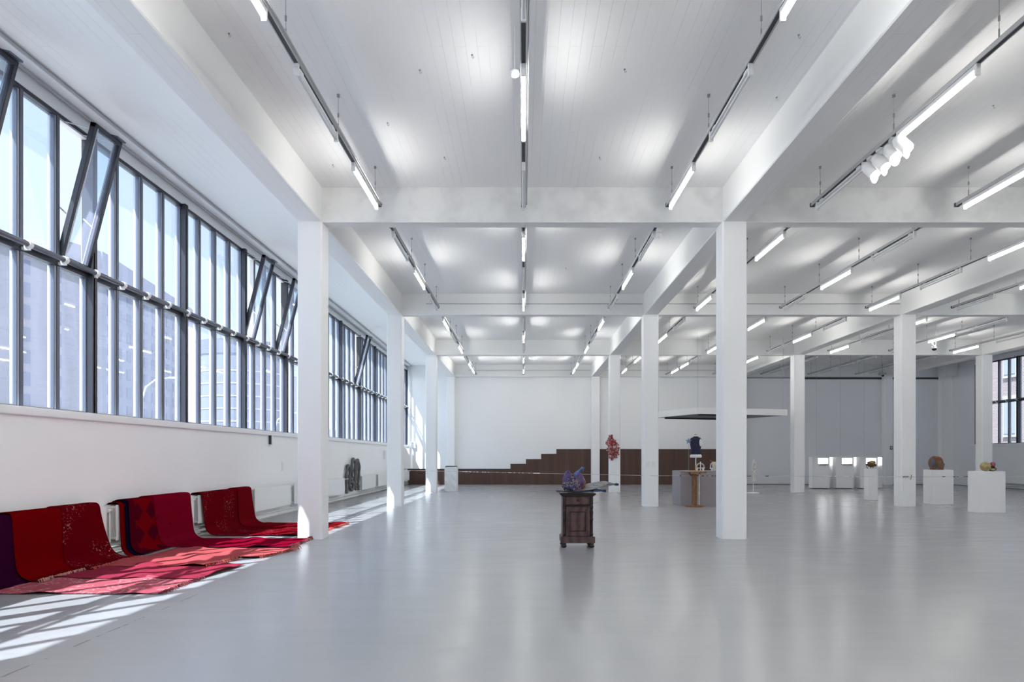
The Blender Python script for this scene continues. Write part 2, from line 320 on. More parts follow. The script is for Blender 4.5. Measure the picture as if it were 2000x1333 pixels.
# ------------------------------------------------------------------ mesh builder
class MB:
    def __init__(s): s.v = []; s.f = []; s.uv = None
    def add(s, vs, fs):
        n = len(s.v); s.v += [tuple(p) for p in vs]; s.f += [tuple(i+n for i in f) for f in fs]; return s
    def box(s, x0, x1, y0, y1, z0, z1):
        x0, x1 = min(x0, x1), max(x0, x1); y0, y1 = min(y0, y1), max(y0, y1); z0, z1 = min(z0, z1), max(z0, z1)
        return s.add([(x0,y0,z0),(x1,y0,z0),(x1,y1,z0),(x0,y1,z0),(x0,y0,z1),(x1,y0,z1),(x1,y1,z1),(x0,y1,z1)],
                     [(0,3,2,1),(4,5,6,7),(0,1,5,4),(1,2,6,5),(2,3,7,6),(3,0,4,7)])
    def prism(s, pts, z0, z1, axis='z'):
        n = len(pts)
        def P(a, b, c): return (a, b, c) if axis == 'z' else ((a, c, b) if axis == 'y' else (c, a, b))
        vs = [P(a, b, z0) for a, b in pts]+[P(a, b, z1) for a, b in pts]
        fs = [tuple(range(n))[::-1], tuple(range(n, 2*n))]+[(i, (i+1) % n, n+(i+1) % n, n+i) for i in range(n)]
        return s.add(vs, fs)
    def tube(s, pts, r, n=8, caps=True):
        pts = [Vector(p) for p in pts]; rr = r if isinstance(r, (list, tuple)) else [r]*len(pts)
        ring = []; up = None; base = len(s.v); vs = []; fs = []
        for i, p in enumerate(pts):
            d = (pts[min(i+1, len(pts)-1)]-pts[max(i-1, 0)])
            if d.length < 1e-9: d = Vector((0, 0, 1))
            d.normalize()
            if up is None: up = Vector((0, 0, 1)) if abs(d.z) < .9 else Vector((1, 0, 0))
            a = d.cross(up)
            if a.length < 1e-6: a = d.orthogonal()
            a.normalize(); bb = a.cross(d).normalized(); up = bb
            for k in range(n):
                th = 2*math.pi*k/n
                vs.append(p+(a*math.cos(th)+bb*math.sin(th))*rr[i])
        for i in range(len(pts)-1):
            for k in range(n):
                fs.append((i*n+k, i*n+(k+1) % n, (i+1)*n+(k+1) % n, (i+1)*n+k))
        if caps: fs += [tuple(range(n))[::-1], tuple(range((len(pts)-1)*n, len(pts)*n))]
        return s.add(vs, fs)
    def lathe(s, prof, cx=0, cy=0, n=24, sx=1, sy=1, z0=0):
        vs = []; fs = []
        for r, z in prof:
            for k in range(n):
                a = 2*math.pi*k/n; vs.append((cx+r*sx*math.cos(a), cy+r*sy*math.sin(a), z0+z))
        for i in range(len(prof)-1):
            for k in range(n): fs.append((i*n+k, i*n+(k+1) % n, (i+1)*n+(k+1) % n, (i+1)*n+k))
        fs += [tuple(range(n))[::-1], tuple(range((len(prof)-1)*n, len(prof)*n))]
        return s.add(vs, fs)
    def ball(s, c, r, n=20, m_=12, fn=None):
        vs = []; fs = []
        if not isinstance(r, tuple): r = (r, r, r)
        for j in range(m_+1):
            ph = math.pi*j/m_
            for k in range(n):
                th = 2*math.pi*k/n
                d = Vector((math.sin(ph)*math.cos(th), math.sin(ph)*math.sin(th), math.cos(ph)))
                q = fn(d) if fn else 1.0
                vs.append((c[0]+d.x*r[0]*q, c[1]+d.y*r[1]*q, c[2]+d.z*r[2]*q))
        for j in range(m_):
            for k in range(n): fs.append((j*n+k, (j+1)*n+k, (j+1)*n+(k+1) % n, j*n+(k+1) % n))
        return s.add(vs, fs)
    def grid(s, fn, nu, nv, uvfn=None):
        b0 = len(s.v)
        vs = [fn(i/nu, j/nv) for i in range(nu+1) for j in range(nv+1)]
        fs = [(i*(nv+1)+j, (i+1)*(nv+1)+j, (i+1)*(nv+1)+j+1, i*(nv+1)+j+1) for i in range(nu) for j in range(nv)]
        if uvfn: s.uv = [uvfn(i/nu, j/nv) for i in range(nu+1) for j in range(nv+1)]
        return s.add(vs, fs)
    def build(s, name, mat, parent=None, smooth=False, bevel=0, solid=0, weld=False, offset=0):
        me = bpy.data.meshes.new(name); me.from_pydata(s.v, [], s.f)
        if s.uv:
            ul = me.uv_layers.new(name='UVMap')
            for l in me.loops: ul.data[l.index].uv = s.uv[l.vertex_index]
        bm = bmesh.new(); bm.from_mesh(me)
        if weld: bmesh.ops.remove_doubles(bm, verts=bm.verts, dist=1e-5)
        if not s.uv: bmesh.ops.recalc_face_normals(bm, faces=bm.faces)
        if solid:
            pass
        if bevel:
            bmesh.ops.bevel(bm, geom=[e for e in bm.edges if len(e.link_faces) == 2 and e.calc_face_angle(0) > .6], offset=bevel, segments=2, affect='EDGES', clamp_overlap=True)
        bm.to_mesh(me); bm.free()
        if smooth:
            for p in me.polygons: p.use_smooth = True
        me.materials.append(M[mat] if isinstance(mat, str) else mat)
        o = bpy.data.objects.new(name, me); COL.objects.link(o)
        if solid:
            md = o.modifiers.new('thickness', 'SOLIDIFY'); md.thickness = solid; md.offset = offset
        if parent: o.parent = parent
        return o
def tag(o, label=None, cat=None, group=None, kind=None):
    if label: o['label'] = label
    if cat: o['category'] = cat
    if group: o['group'] = group
    if kind: o['kind'] = kind
    return o
def empty(name, loc=(0, 0, 0), label=None, cat=None, group=None, kind=None):
    o = bpy.data.objects.new(name, None); COL.objects.link(o); o.location = loc; o.empty_display_size = .2
    return tag(o, label, cat, group, kind)
def copy_tree(o, parent=None):
    c = o.copy(); COL.objects.link(c); c.parent = parent
    for ch in list(o.children): copy_tree(ch, c)
    return c
def wallpt(px, py, X=-5.78):
    y = F*X/(px-VX); return (X, y, EYE-(py-VY)*y/F)
def at(px, py, Y):
    return ((px-VX)*Y/F, Y, EYE-(py-VY)*Y/F)
ORD = ['first', 'second', 'third', 'fourth', 'fifth', 'sixth', 'seventh', 'eighth', 'ninth', 'tenth', 'eleventh', 'twelfth', 'thirteenth', 'fourteenth', 'fifteenth', 'sixteenth', 'seventeenth', 'eighteenth']

# ------------------------------------------------------------------ room shell
XL, XR, YB, YR, ZC, ZS = -5.87, 21.5, 33.0, -11.0, 6.03, 5.43
D1, S = 11.15, 7.3
ROWS = [-3.655, 3.61, 10.89, 18.3]
MB().box(XL-.25, XR+.45, YR-.3, YB+.3, -.3, 0).build('floor', 'floor')['kind'] = 'structure'
MB().box(XL-.25, XR+.45, YR-.3, YB+.3, ZC, ZC+.3).box(XL-.68, XR+.45, YR-.3, YB+.3, ZC+.3, ZC+.5).build('ceiling', 'ceil')['kind'] = 'structure'
ZW0, ZW1 = 1.97, 5.80
wl = MB().box(XL-.25, XL, YR, YB, 0, ZW0-.05).box(XL-.20, XL-.05, YR, YB, ZW1, ZC).build('wall_left', 'paint'); wl['kind'] = 'structure'
MB().box(XR, XR+.42, YR, YB, 0, ZW0-.05).box(XR+.03, XR+.42, YR, YB, ZW1, ZC).box(XR, XR+.42, 31.12, YB, ZW0-.05, ZW1).build('wall_right', 'grey_wall')['kind'] = 'structure'
MB().box(XL-.42, 11.08, YB, YB+.3, 0, ZC).build('wall_back', 'paint')['kind'] = 'structure'
MB().box(11.08, XR+.42, YB, YB+.3, 0, ZC).build('wall_back', 'grey_wall')['kind'] = 'structure'
MB().box(XL-.42, XR+.42, YR-.3, YR, 0, ZC).build('wall_rear', 'paint')['kind'] = 'structure'
ti = [0]
def trim(mb, mat, **kw):
    ti[0] += 1; o = mb.build('trim_%d' % ti[0], mat, **kw); o['kind'] = 'structure'; return o
# white sill lips
trim(MB().box(XL-.2, XL+.05, YR, YB, ZW0-.07, ZW0+.03), 'sill', bevel=.008)
trim(MB().box(XR-.05, XR+.2, YR, 31.4, ZW0-.07, ZW0+.03), 'sill', bevel=.008)
# painted ledge with rails along the top of the window wall
trim(MB().box(XL-.05, XL+.19, YR, YB, ZC-.045, ZC), 'sill', bevel=.006)
trim(MB().box(XL+.19, XL+.205, YR, YB, ZC-.055, ZC-.012), 'alu')
trim(MB().box(XL-.01, XL+.02, YR, YB, ZC-.075, ZC-.045), 'alu')
# dark strips painted in for the shaded gap above the grey back partition
trim(MB().box(14.1, 18.1, YB-.02, YB, 5.32, 5.42), 'slot'); trim(MB().box(18.5, 20.95, YB-.02, YB, 5.32, 5.42), 'slot')
trim(MB().box(11.1, 14.1, YB-.02, YB, 5.38, 5.40), 'slot')
# thin dark joint at the foot of the grey wall
trim(MB().box(11.1, XR, YB-.012, YB, 0, .025), 'slot'); trim(MB().box(XR-.012, XR, 24, YB, 0, .02), 'slot')

def chamfered(x0, x1, y0, y1, c=.022):
    return [(x0+c, y0), (x1-c, y0), (x1, y0+c), (x1, y1-c), (x1-c, y1), (x0+c, y1), (x0, y1-c), (x0, y0+c)]
# beams
for i, x in enumerate(ROWS):
    o = MB().prism([(x-.2, ZS+.015), (x-.185, ZS), (x+.185, ZS), (x+.2, ZS+.015), (x+.2, ZC), (x-.2, ZC)], YR, YB, 'y').build('ceiling_beam', 'beam_l'); tag(o, kind='structure')
for n in range(-3, 4):
    y0 = D1+n*S+.02
    if n == 3: y0 = 32.7
    o = MB()
    x0s = [ROWS[0]+.2, ROWS[1]+.2, ROWS[2]+.2]; x1s = [ROWS[1]-.2, ROWS[2]-.2, ROWS[3]-.2]
    for a, b_ in zip(x0s, x1s):
        o.prism([(y0+.012, ZS+.01), (y0+.024, ZS+.0), (y0+.27, ZS), (y0+.29, ZS+.01), (y0+.29, ZC), (y0+.012, ZC)], a, b_, 'x')
    ob = o.build('ceiling_beam', 'beam'); tag(ob, kind='structure')
    if n in (1, 3):     # conduit on the face of the beam
        trim(MB().box(ROWS[0]+.9, ROWS[1]-.25, y0-.02, y0+.012, 5.73, 5.755).box(ROWS[1]+.25, ROWS[2]-.25, y0-.02, y0+.012, 5.73, 5.755), 'alu')
# columns
rowname = ['window-side row', 'row right of the central bay', 'second row right of centre', 'far right row']
for i, x in enumerate(ROWS):
    for n in range(-1, 4):
        y0 = D1+n*S
        y1 = y0+.40
        if n == 3: y0, y1 = 32.7, 33.0
        if n == -1: continue
        if i == 0: fr = n
        o = MB().prism(chamfered(x-.21, x+.21, y0, y1), 0, ZS).build('column', 'column')
        tag(o, 'white concrete column, %s in the %s' % (['nearest', 'second', 'third', 'farthest'][n], rowname[i]), 'column', 'white concrete columns')
for x in ROWS:   # behind the camera, they only carry the hall on
    for n in (-1, -2):
        y0 = D1+n*S
        o = MB().prism(chamfered(x-.21, x+.21, y0, y0+.4), 0, ZS).build('column', 'column'); tag(o, 'white concrete column behind the viewpoint', 'column', 'white concrete columns behind')
trim(MB().box(20.95, XR, 32.7, YB, 0, ZC), 'column')
trim(MB().box(20.94, XR, 32.3, 32.7, 5.43, ZC), 'column')

# ------------------------------------------------------------------ windows
WX = -5.98; P0, PW = 11.36, 2.433
ZT = 3.90
def window_frame(wd, sgn, post_last=True, opened=()):
    f = MB()
    hw = .05
    f.box(-.03, .12, -hw, hw, ZW0, ZW1)                       # post at the near end
    if post_last: f.box(-.03, .12, wd-hw*.5, wd, ZW0, ZW1)
    f.box(-.05, .05, hw, wd, ZW1-.05, ZW1); f.box(-.05, .05, hw, wd, ZW0, ZW0+.045); f.box(-.055, .06, hw, wd, ZT-.06, ZT+.05)
    return f
def make_window(idx, x, y0, wd, sgn, opened=(), pale_pane=(), full=True):
    """x plane; sgn=+1 when the room lies on the +x side"""
    f = window_frame(wd, sgn)
    root = f.build('window_%d' % idx, 'frame'); root['kind'] = 'structure'
    root.location = (x, y0, 0); root.scale = (sgn, 1, 1)
    pw = wd/4
    m_ = MB(); bd = MB(); g = MB(); fg = MB()
    for k in range(4):
        a, b_ = k*pw, (k+1)*pw
        if k > 0: m_.box(-.02, .055, a-.022, a+.022, ZW0+.04, ZW1-.04)
        lo, hi = a+(.05 if k == 0 else .022), b_-(.022 if k < 3 else .03)
        for (z0, z1, up) in ((ZW0+.045, ZT-.06, 0), (ZT+.05, ZW1-.05, 1)):
            if up and k in opened: continue
            bd.box(-.06, -.007, hi-.016, hi+.002, z0, z1); bd.box(.0, .036, hi-.022, hi, z0, z1); bd.box(.0, .03, lo, lo+.012, z0, z1)  # pale strips at the far edge stand in for sunlit mullion faces
            bd.box(.0, .03, lo, hi, z0, z0+.014)
            m_.box(-.02, .035, hi-.034, hi-.022, z0, z1)
            (fg if (k in pale_pane and not up) else g).box(-.006, 0, lo, hi, z0, z1)
    m_.build('mullion_set', 'mullion', root)
    bd.build('bead_and_sunlit_edge', 'bead', root)
    g.build('glazing', 'glass', root)
    if fg.v: fg.build('pale_glazing', 'pale_pane', root)
    # drive tube of the opening gear in front of the transom
    tb = MB(); tb.tube([(.135, 0, ZT+.02), (.135, wd, ZT+.02)], .034, 10)
    tb.build('drive_tube', 'tubemetal', root, smooth=True)
    br = MB()
    for k in range(4):
        yy = k*pw
        br.box(.05, .15, yy-.02, yy+.02, ZT-.045, ZT-.01); br.tube([(.135, yy-.028, ZT+.02), (.135, yy+.028, ZT+.02)], .047, 12)
    br.build('tube_bracket', 'white_plastic', root)
    for k in opened:
        a, b_ = k*pw+.025, (k+1)*pw-.025; L = ZW1-ZT-.10; th = math.radians(14.5)
        s = MB(); s.box(-.035, .035, a, a+.055, 0, L).box(-.035, .035, b_-.055, b_, 0, L).box(-.035, .035, a, b_, 0, .055).box(-.035, .035, a, b_, L-.06, L)
        so_ = s.build('tipped_sash', 'frame', root, bevel=.004)
        so_.location = (.03, 0, ZT+.05); so_.rotation_euler = (0, th, 0)
        MB().box(-.004, .004, a+.05, b_-.05, .05, L-.05).build('sash_glass', 'glass', so_)
        MB().box(.035, .042, a+.055, a+.067, .05, L-.05).box(-.042, -.035, b_-.067, b_-.055, .05, L-.05).build('sash_bead', 'bead', so_)
        MB().box(-.03, .09, b_-.2, b_-.02, L, L+.02).build('sash_latch', 'mullion', so_)
        # stay arms and pale inner frame of the opening
        fr = MB(); fr.box(-.04, .04, a-.01, a+.018, ZT+.05, ZW1-.05).box(-.04, .04, b_-.018, b_+.01, ZT+.05, ZW1-.05).box(-.04, .05, a, b_, ZW1-.075, ZW1-.05)
        fr.build('opening_frame', 'bead', root)
        x1 = .03+math.sin(th)*(.55); z1 = ZT+.05+math.cos(th)*.55
        st = MB().tube([(.0, a+.03, z1+.16), (x1, a+.03, z1)], .009, 6).tube([(.0, b_-.03, z1+.16), (x1, b_-.03, z1)], .009, 6)
        x2 = .03+math.sin(th)*L; z2 = ZT+.05+math.cos(th)*L
        st.tube([(0.0, a+.1, ZW1-.04), (x2-.03, a+.1, z2-.05)], .007, 6).tube([(.0, b_-.1, ZW1-.04), (x2-.03, b_-.1, z2-.05)], .007, 6)
        st.build('stay_arm', 'bead', root)
    return root
OPEN = {-2: (0, 3), 1: (0, 3), 4: (3,)}
wi = 0
for k in range(-9, 9):
    wi += 1
    wd = PW if k < 8 else YB-(P0+8*PW)
    make_window(wi, WX, P0+k*PW, wd, 1, OPEN.get(k, ()), (0,) if k == 0 else ())
for k in range(0, 15):
    wi += 1
    make_window(wi, XR+.11, 30.86-(k+1)*PW, PW, -1)
MB().box(XR+.02, XR+.2, 30.84, 31.12, ZW0, ZW1).build('trim_60', 'frame')['kind'] = 'structure'

# ------------------------------------------------------------------ stepped wooden panelling on the back wall
yb = YB
pts = [(XL+.02, 0), (10.68, 0), (10.68, 1.775), (1.66, 1.775), (1.66, 1.525), (.89, 1.525), (.89, 1.27), (.12, 1.27), (.12, 1.03), (-.66, 1.03), (-.66, .775), (XL+.02, .775)]
for nm, a, b_ in (('wall_panelling', 0, 0),):
    o = MB().prism(pts, yb-.035, yb-.001, 'y').build(nm, 'panelling')
    tag(o, 'stained dark brown board panelling rising in steps along the back wall', 'wall panelling')
# black top edge of the panelling
e = MB()
for x0, x1, z in ((XL+.02, -.66, .775), (-.66, .12, 1.03), (.12, .89, 1.27), (.89, 1.66, 1.525), (1.66, 10.68, 1.775)):
    e.box(x0-.005, x1, yb-.045, yb-.001, z, z+.018)
eo = e.build('top_edge', 'ink', o)

# ------------------------------------------------------------------ light tracks and tubes
RX = [-2.36, 0.0, 2.36, 4.72, 7.08, 9.44, 11.8, 14.16, 16.52, 18.9]
ZR = 5.50    # underside of track
# fixtures built once each, with parts
def make_fixture(lit):
    r = empty('strip_light')
    L = 1.46
    MB().box(-.022, .022, 0, L, -.055, 0 if lit else -.03).box(-.015, .015, .1, .2, -.03, 0).box(-.015, .015, L-.2, L-.1, -.03, 0).build('housing', 'white_plastic', r, bevel=.004)
    for y in (0, L-.035): MB().box(-.026, .026, y, y+.035, -.125, -.0).build('end_cap', 'white_plastic', r, bevel=.004)
    MB().tube([(0, .035, -.098), (0, L-.035, -.098)], .018, 8, caps=False).build('tube', 'tube_on' if lit else 'tube_off', r, smooth=True)
    return r
def make_track(L):
    r = empty('light_rail')
    MB().box(-.034, .034, 0, L, .012, .052).box(-.034, -.022, 0, L, 0, .012).box(.022, .034, 0, L, 0, .012).build('rail_profile', 'alu', r)
    MB().box(-.022, .022, 0, L, .004, .013).build('conductor_slot', 'slot', r)
    MB().tube([(.05, 0, .035), (.05, L, .035)], .010, 6).build('cable_conduit', 'alu', r)
    for y in (0, L-.02): MB().box(-.038, .038, y-.01, y+.03, -.004, .056).build('end_piece', 'slot', r)
    for y in (L*.04, L*.34, L*.63, L*.955):
        w_ = MB(); w_.tube([(.0, y, .05), (.0, y, .16)], .008, 6); w_.tube([(0, y, .16), (0, y, ZC-ZR)], .003, 5); w_.tube([(0, y, .24), (0, y, .29)], .011, 6)
        w_.lathe([(.022, ZC-ZR-.03), (.014, ZC-ZR-.012), (.022, ZC-ZR)], 0, y, 8)
        w_.build('suspension_wire', 'steel', r)
    return r
BAY = {}   # (bay, rail index) -> 3 letters
BAY[1] = ['LUL', 'ULU', 'LUL', 'ULU', 'LUL', 'ULU', 'LUL', 'ULU', 'LUL']
BAY[2] = ['ULU', 'LUL', 'ULU', 'LUL', 'ULU', 'LUL', 'ULU', 'LUL', 'ULU']
BAY[3] = ['LUL', 'ULU', 'LUL', 'ULU', 'LUL', 'ULU', 'LUL', 'ULU', 'LUL']
BAY[4] = ['ULL', 'LUL', 'ULL', 'LUL', 'ULL', 'LUU', 'UUU', 'UUU', 'UUU']
BAY[0] = BAY[2]; BAY[-1] = BAY[1]
S0 = {1: 4.32, 2: 11.62, 3: 18.92, 4: 26.1, 0: -2.98, -1: -10.28}
protoT = make_track(6.35); protoL = make_fixture(True); protoU = make_fixture(False)
used = set()
def inst(p, loc):
    if p.name not in used and p not in used_objs:
        used_objs.append(p); p.location = loc; return p
    c_ = copy_tree(p); c_.location = loc; return c_
used_objs = []
posn = ['near', 'middle', 'far']
for bay in (1, 2, 3, 4, 0, -1):
    for ri, rx in enumerate(RX[:9]):
        y0 = S0[bay]
        seen = bay >= 1 and (VX+rx*F/(y0+6.3)) < 1995
        t_ = inst(protoT, (rx, y0, ZR))
        if bay >= 1:
            tag(t_, 'suspended grey light rail, %s from the windows, in the %s ceiling bay from the front' % (ORD[ri], ORD[bay-1]), 'light rail', 'ceiling light rails')
        else: tag(t_, 'light rail behind the viewpoint, %s from windows, %s bay back' % (ORD[ri], ORD[-bay]), 'light rail', 'light rails behind')
        for k, ch in enumerate(BAY[bay][ri] if bay >= 1 else 'LLL'):  # rear bays: every tube lit, added to brighten camera-facing surfaces
            yy = y0+[.18, 2.45, 4.72][k]
            if bay == 4: yy = y0+[.0, 1.75, 3.55][k]+.1
            fx = inst(protoL if ch == 'L' else protoU, (rx, yy, ZR))
            if bay >= 1:
                tag(fx, '%s fluorescent tube, %s rail from the windows, %s bay from front, %s one of three' % ('lit' if ch == 'L' else 'unlit', ORD[ri], ORD[bay-1], posn[k]), 'strip light', 'fluorescent tubes under the rails')
            else: tag(fx, 'added lit tube behind the viewpoint, %s rail from windows, %s bay back, %s position' % (ORD[ri], ORD[-bay], posn[k]), 'strip light', 'added tubes behind the viewpoint')

# four spotlights on the fourth rail
def make_spot():
    r = empty('spotlight')
    MB().box(-.02, .02, -.05, .05, -.03, 0).build('track_adapter', 'white_plastic', r)
    MB().tube([(.02, 0, -.03), (.03, 0, -.10), (.05, 0, -.15)], .012, 8).build('arm', 'white_plastic', r)
    d = Vector((.25, -.55, -.80)).normalized(); c0 = Vector((-.03, .05, -.09))
    hb = MB(); hb.tube([c0, c0+d*.004, c0+d*.055, c0+d*.06, c0+d*.064, c0+d*.235, c0+d*.24], [.03, .055, .072, .072, .078, .080, .080], 28).build('lamp_housing', 'white_plastic', r, smooth=True)
    MB().tube([c0+d*.238, c0+d*.243], .068, 20).build('lens', 'lens', r)
    # half snoot under the lens
    a = d.cross(Vector((0, 0, 1))).normalized(); u = a.cross(d)
    vs_ = []; n = 10
    for i in range(n+1):
        th = math.pi*(1.05+.9*i/n)
        q = a*math.cos(th)*.082+u*math.sin(th)*.082
        vs_ += [c0+d*.235+q, c0+d*(.235+.075*math.sin(math.pi*i/n))+q]
    g = MB(); g.add(vs_, [(2*i, 2*i+1, 2*i+3, 2*i+2) for i in range(n)]); g.build('snoot', 'white_plastic', r, solid=.003)
    return r
ps = make_spot(); 
for i, y in enumerate((8.16, 8.38, 8.66, 8.90)):
    s_ = ps if i == 0 else copy_tree(ps)
    s_.location = (4.72, y, ZR)
    s_.rotation_euler.z = [.15, -.25, .1, 0][i]
    tag(s_, 'white cylindrical spotlight on the fourth rail, %s from the lit tube beside it' % ORD[i], 'spotlight', 'spotlights on the fourth rail')

# detectors, camera, hooks
d_ = empty('smoke_detector', (-.095, 7.0, 5.55), 'white round smoke detector beside the central rail in the first bay', 'smoke detector')
MB().lathe([(.03, -.06), (.048, -.045), (.055, -.02), (.055, 0)], 0, 0, 20).build('detector_head', 'white_plastic', d_, smooth=True)
MB().tube([(0, 0, 0), (0, 0, ZC-5.55)], .006, 6).build('stem', 'white_plastic', d_)
d2 = empty('rail_device', (2.40, 11.58, 5.40), 'small white round device at the near end of the third rail, second bay', 'ceiling device')  # white round device under the rail, gives no light
MB().ball((0, 0, -.06), (.05, .05, .055)).build('device_body', 'white_plastic', d2, smooth=True)
MB().box(-.035, .035, -.04, .04, -.01, .07).build('device_mount', 'white_plastic', d2)
cm = empty('security_camera', (14.25, 22.65, 5.42), 'white security dome camera hanging from a rail at right, black glass dome', 'security camera')
MB().tube([(.06, 0, -.14), (.06, 0, ZC-5.42)], .010, 8).build('mounting_pole', 'white_plastic', cm)
MB().tube([(-.05, 0, -.0), (-.12, -.05, -.10), (-.05, -.08, -.2), (0, 0, -.18)], .03, 8).build('bracket', 'white_plastic', cm, smooth=True)
MB().lathe([(.03, -.14), (.07, -.17), (.085, -.21), (.085, -.26)], 0, 0, 20).build('housing', 'white_plastic', cm, smooth=True)
MB().ball((0, 0, -.26), (.078, .078, .07)).build('dome', 'black', cm, smooth=True)
cm2 = empty('security_camera', (18.3-.6, 32.2, 5.43), 'small dark ceiling camera by the far right beam near the back wall', 'security camera')
MB().box(-.15, .15, -.1, .1, 0, .12).build('housing', 'alu', cm2); MB().ball((0, -.05, -.02), .06).build('dome', 'black', cm2, smooth=True)
MB().tube([(0, 0, .1), (0, 0, .6)], .01, 6).build('mounting_pole', 'steel', cm2)
hooks = [(820, 137), (650, 322), (922, 107), (868, 307), (1171, 307), (1220, 135), (1517, 190), (447, 65), (757, 240), (1105, 523), (1940, 206), (1560, 68)]
whr = ['between the first and second rails, nearest the smoke detector', 'beside the first rail, near the column', 'left of the smoke detector, close to central rail',
       'between first and second rails, close to the first cross beam', 'right of central rail, close to first cross beam', 'between second and third rails, halfway along the first bay',
       'between the third rail and the right long beam', 'by the long beam at the window side', 'between first and second rails, midway along', 'in the second bay right of the central rail',
       'near the right edge below the fifth rail', 'right of the right long beam near the frame top']
for (px, py), wtxt in zip(hooks, whr):
    y = F*(ZC-EYE)/(VY-py); x = (px-VX)*y/F
    h_ = MB(); h_.lathe([(.012, -.008), (.012, 0)], 0, 0, 8)
    h_.tube([(0, 0, 0), (0, 0, -.03), (.012, 0, -.042), (.022, 0, -.03), (.02, 0, -.02)], .0028, 5)
    ho = h_.build('ceiling_hook', 'steel'); ho.location = (x, y, ZC)
    tag(ho, ('small ceiling hook ' + wtxt), 'hook', 'ceiling hooks')

# ------------------------------------------------------------------ left wall: radiators, pipes, small boxes
def make_radiator(L):
    r = empty('radiator')
    MB().box(.165, .185, 0, L, .235, .735).build('front_panel', 'radiator', r, bevel=.006)
    MB().box(.03, .05, 0, L, .235, .735).build('rear_panel', 'radiator', r, bevel=.006)
    g = MB()
    for x in (.065, .085, .105, .125, .145): g.box(x-.004, x+.004, .015, L-.015, .25, .72)
    g.build('convector_fins', 'radiator', r)
    for y in (0.02, L-.05): MB().box(.05, .165, y, y+.03, .26, .285).box(.05, .165, y, y+.03, .69, .715).build('side_bracket', 'radiator', r)
    MB().tube([(.11, -.04, .66), (.11, .02, .66)], .014, 8).tube([(.11, -.10, .66), (.11, -.04, .66)], .026, 10).build('valve', 'white_plastic', r)
    MB().tube([(.11, -.03, .66), (.11, -.03, .22), (.10, -.03, .175)], .011, 8).build('riser_pipe', 'radiator', r, smooth=True)
    return r
pr = make_radiator(2.12)
spans = [6.78, 9.12, 11.42, 13.82, 16.2, 18.65, 23.0, 25.55, 28.0, 30.4]
rl = ['under the purple and plain red rugs', 'under the diamond rug and crimson rug', 'under the two rugs nearest the column', 'bare, just past the last rugs before the column', 'bare, hidden partly by the nearest column',
      'bare, left of the anthracite tube sculpture', 'bare, right of the anthracite tube sculpture', 'bare, second right of the tube sculpture', 'bare, third right of the tube sculpture', 'bare, last at the far corner']
for i, y in enumerate(spans):
    q = pr if i == 0 else copy_tree(pr)
    q.location = (XL, y, 0)
    tag(q, 'white panel radiator on the window wall, '+rl[i], 'radiator', 'radiators along the window wall')
for z, nm in ((.135, 'upper'), (.05, 'lower')):
    p = MB(); p.tube([(XL+.06, 5.0, z), (XL+.06, 32.9, z)], .024, 8)
    for y in [6+1.9*i for i in range(14)]: p.tube([(XL+.06, y-.02, z), (XL+.06, y+.02, z)], .030, 8)
    o = p.build('heating_pipe', 'radiator', smooth=True); tag(o, '%s white heating pipe running along the foot of the window wall' % nm, 'pipe', 'heating pipes')
b_ = empty('wall_sensor', (XL, 15.05, 1.68), 'small white box fixed to the wall just under the window sill', 'wall box')
MB().box(0, .07, 0, .09, 0, .24).build('cover', 'white_plastic', b_, bevel=.005); MB().box(0, .06, -.02, 0, .02, .22).build('dark_side', 'slot', b_)  # dark slab covers the near side of the box
b_ = MB().box(0, .012, 0, .09, 0, .22).build('wall_socket', 'white_plastic', bevel=.003); b_.location = (XL, 15.85, 1.07); tag(b_, 'slim white switch plate on the window wall left of nearest column', 'wall plate')
b_ = MB().box(0, .09, 0, .3, 0, .33).build('fuse_box', 'white_plastic', bevel=.006); b_.location = (XL, 27.3, 1.33); tag(b_, 'white box high on the window wall beside the second column', 'wall box')
b_ = MB().box(0, .35, 0, .5, 0, 1.0).build('duct_box', 'white_plastic', bevel=.006); b_.location = (XL+.004, 31.9, .82); tag(b_, 'tall white casing in the far left corner beside the last window', 'wall casing')
b_ = MB(); b_.tube([(XL+.12, 32.93, 0.8), (XL+.12, 32.93, ZC)], .035, 8); o = b_.build('down_pipe', 'paint', smooth=True); tag(o, 'white vertical pipe in the far left corner of the back wall', 'pipe')
MB().box(-.1, .1, -.1, 0, -.15, .15).build('junction_box', 'white_plastic', o).location = (XL+.32, 32.99, 2.0)
for i, x in enumerate((3.52, 3.67)):
    s_ = MB().box(-.055, .055, -.012, 0, -.08, .08).box(-.02, .02, -.018, -.012, -.03, .03).build('light_switch', 'white_plastic', bevel=.002); s_.location = (x, D1+S, 1.2)
    tag(s_, 'white switch plate on the second column right of centre, %s one of two' % ('left' if i == 0 else 'right'), 'light switch', 'switch plates on the column')
s_ = MB().box(-.06, .06, -.015, 0, -.09, .09).build('wall_sign', 'sign'); s_.location = (18.42, 32.7, 1.85)
tag(s_, 'small dark red sign on the farthest column of the far right row', 'sign')
mk = MB().box(-.035, .035, -.003, 0, .0, .05).box(-.02, .02, -.003, 0, -.06, -.02).build('pictogram', 'white_plastic', s_); mk.location = (0, -.0155, 0)
# radiator under the right-hand window
q = make_radiator(1.9)
q.rotation_euler.z = math.pi; q.location = (XR, 29.3, 0)
tag(q, 'white radiator under the window at the right edge', 'radiator')
p = MB(); p.tube([(XR-.06, 26, .12), (XR-.06, 30.6, .12)], .024, 8); o = p.build('heating_pipe', 'radiator', smooth=True); tag(o, 'white heating pipe along the foot of the right wall', 'pipe')

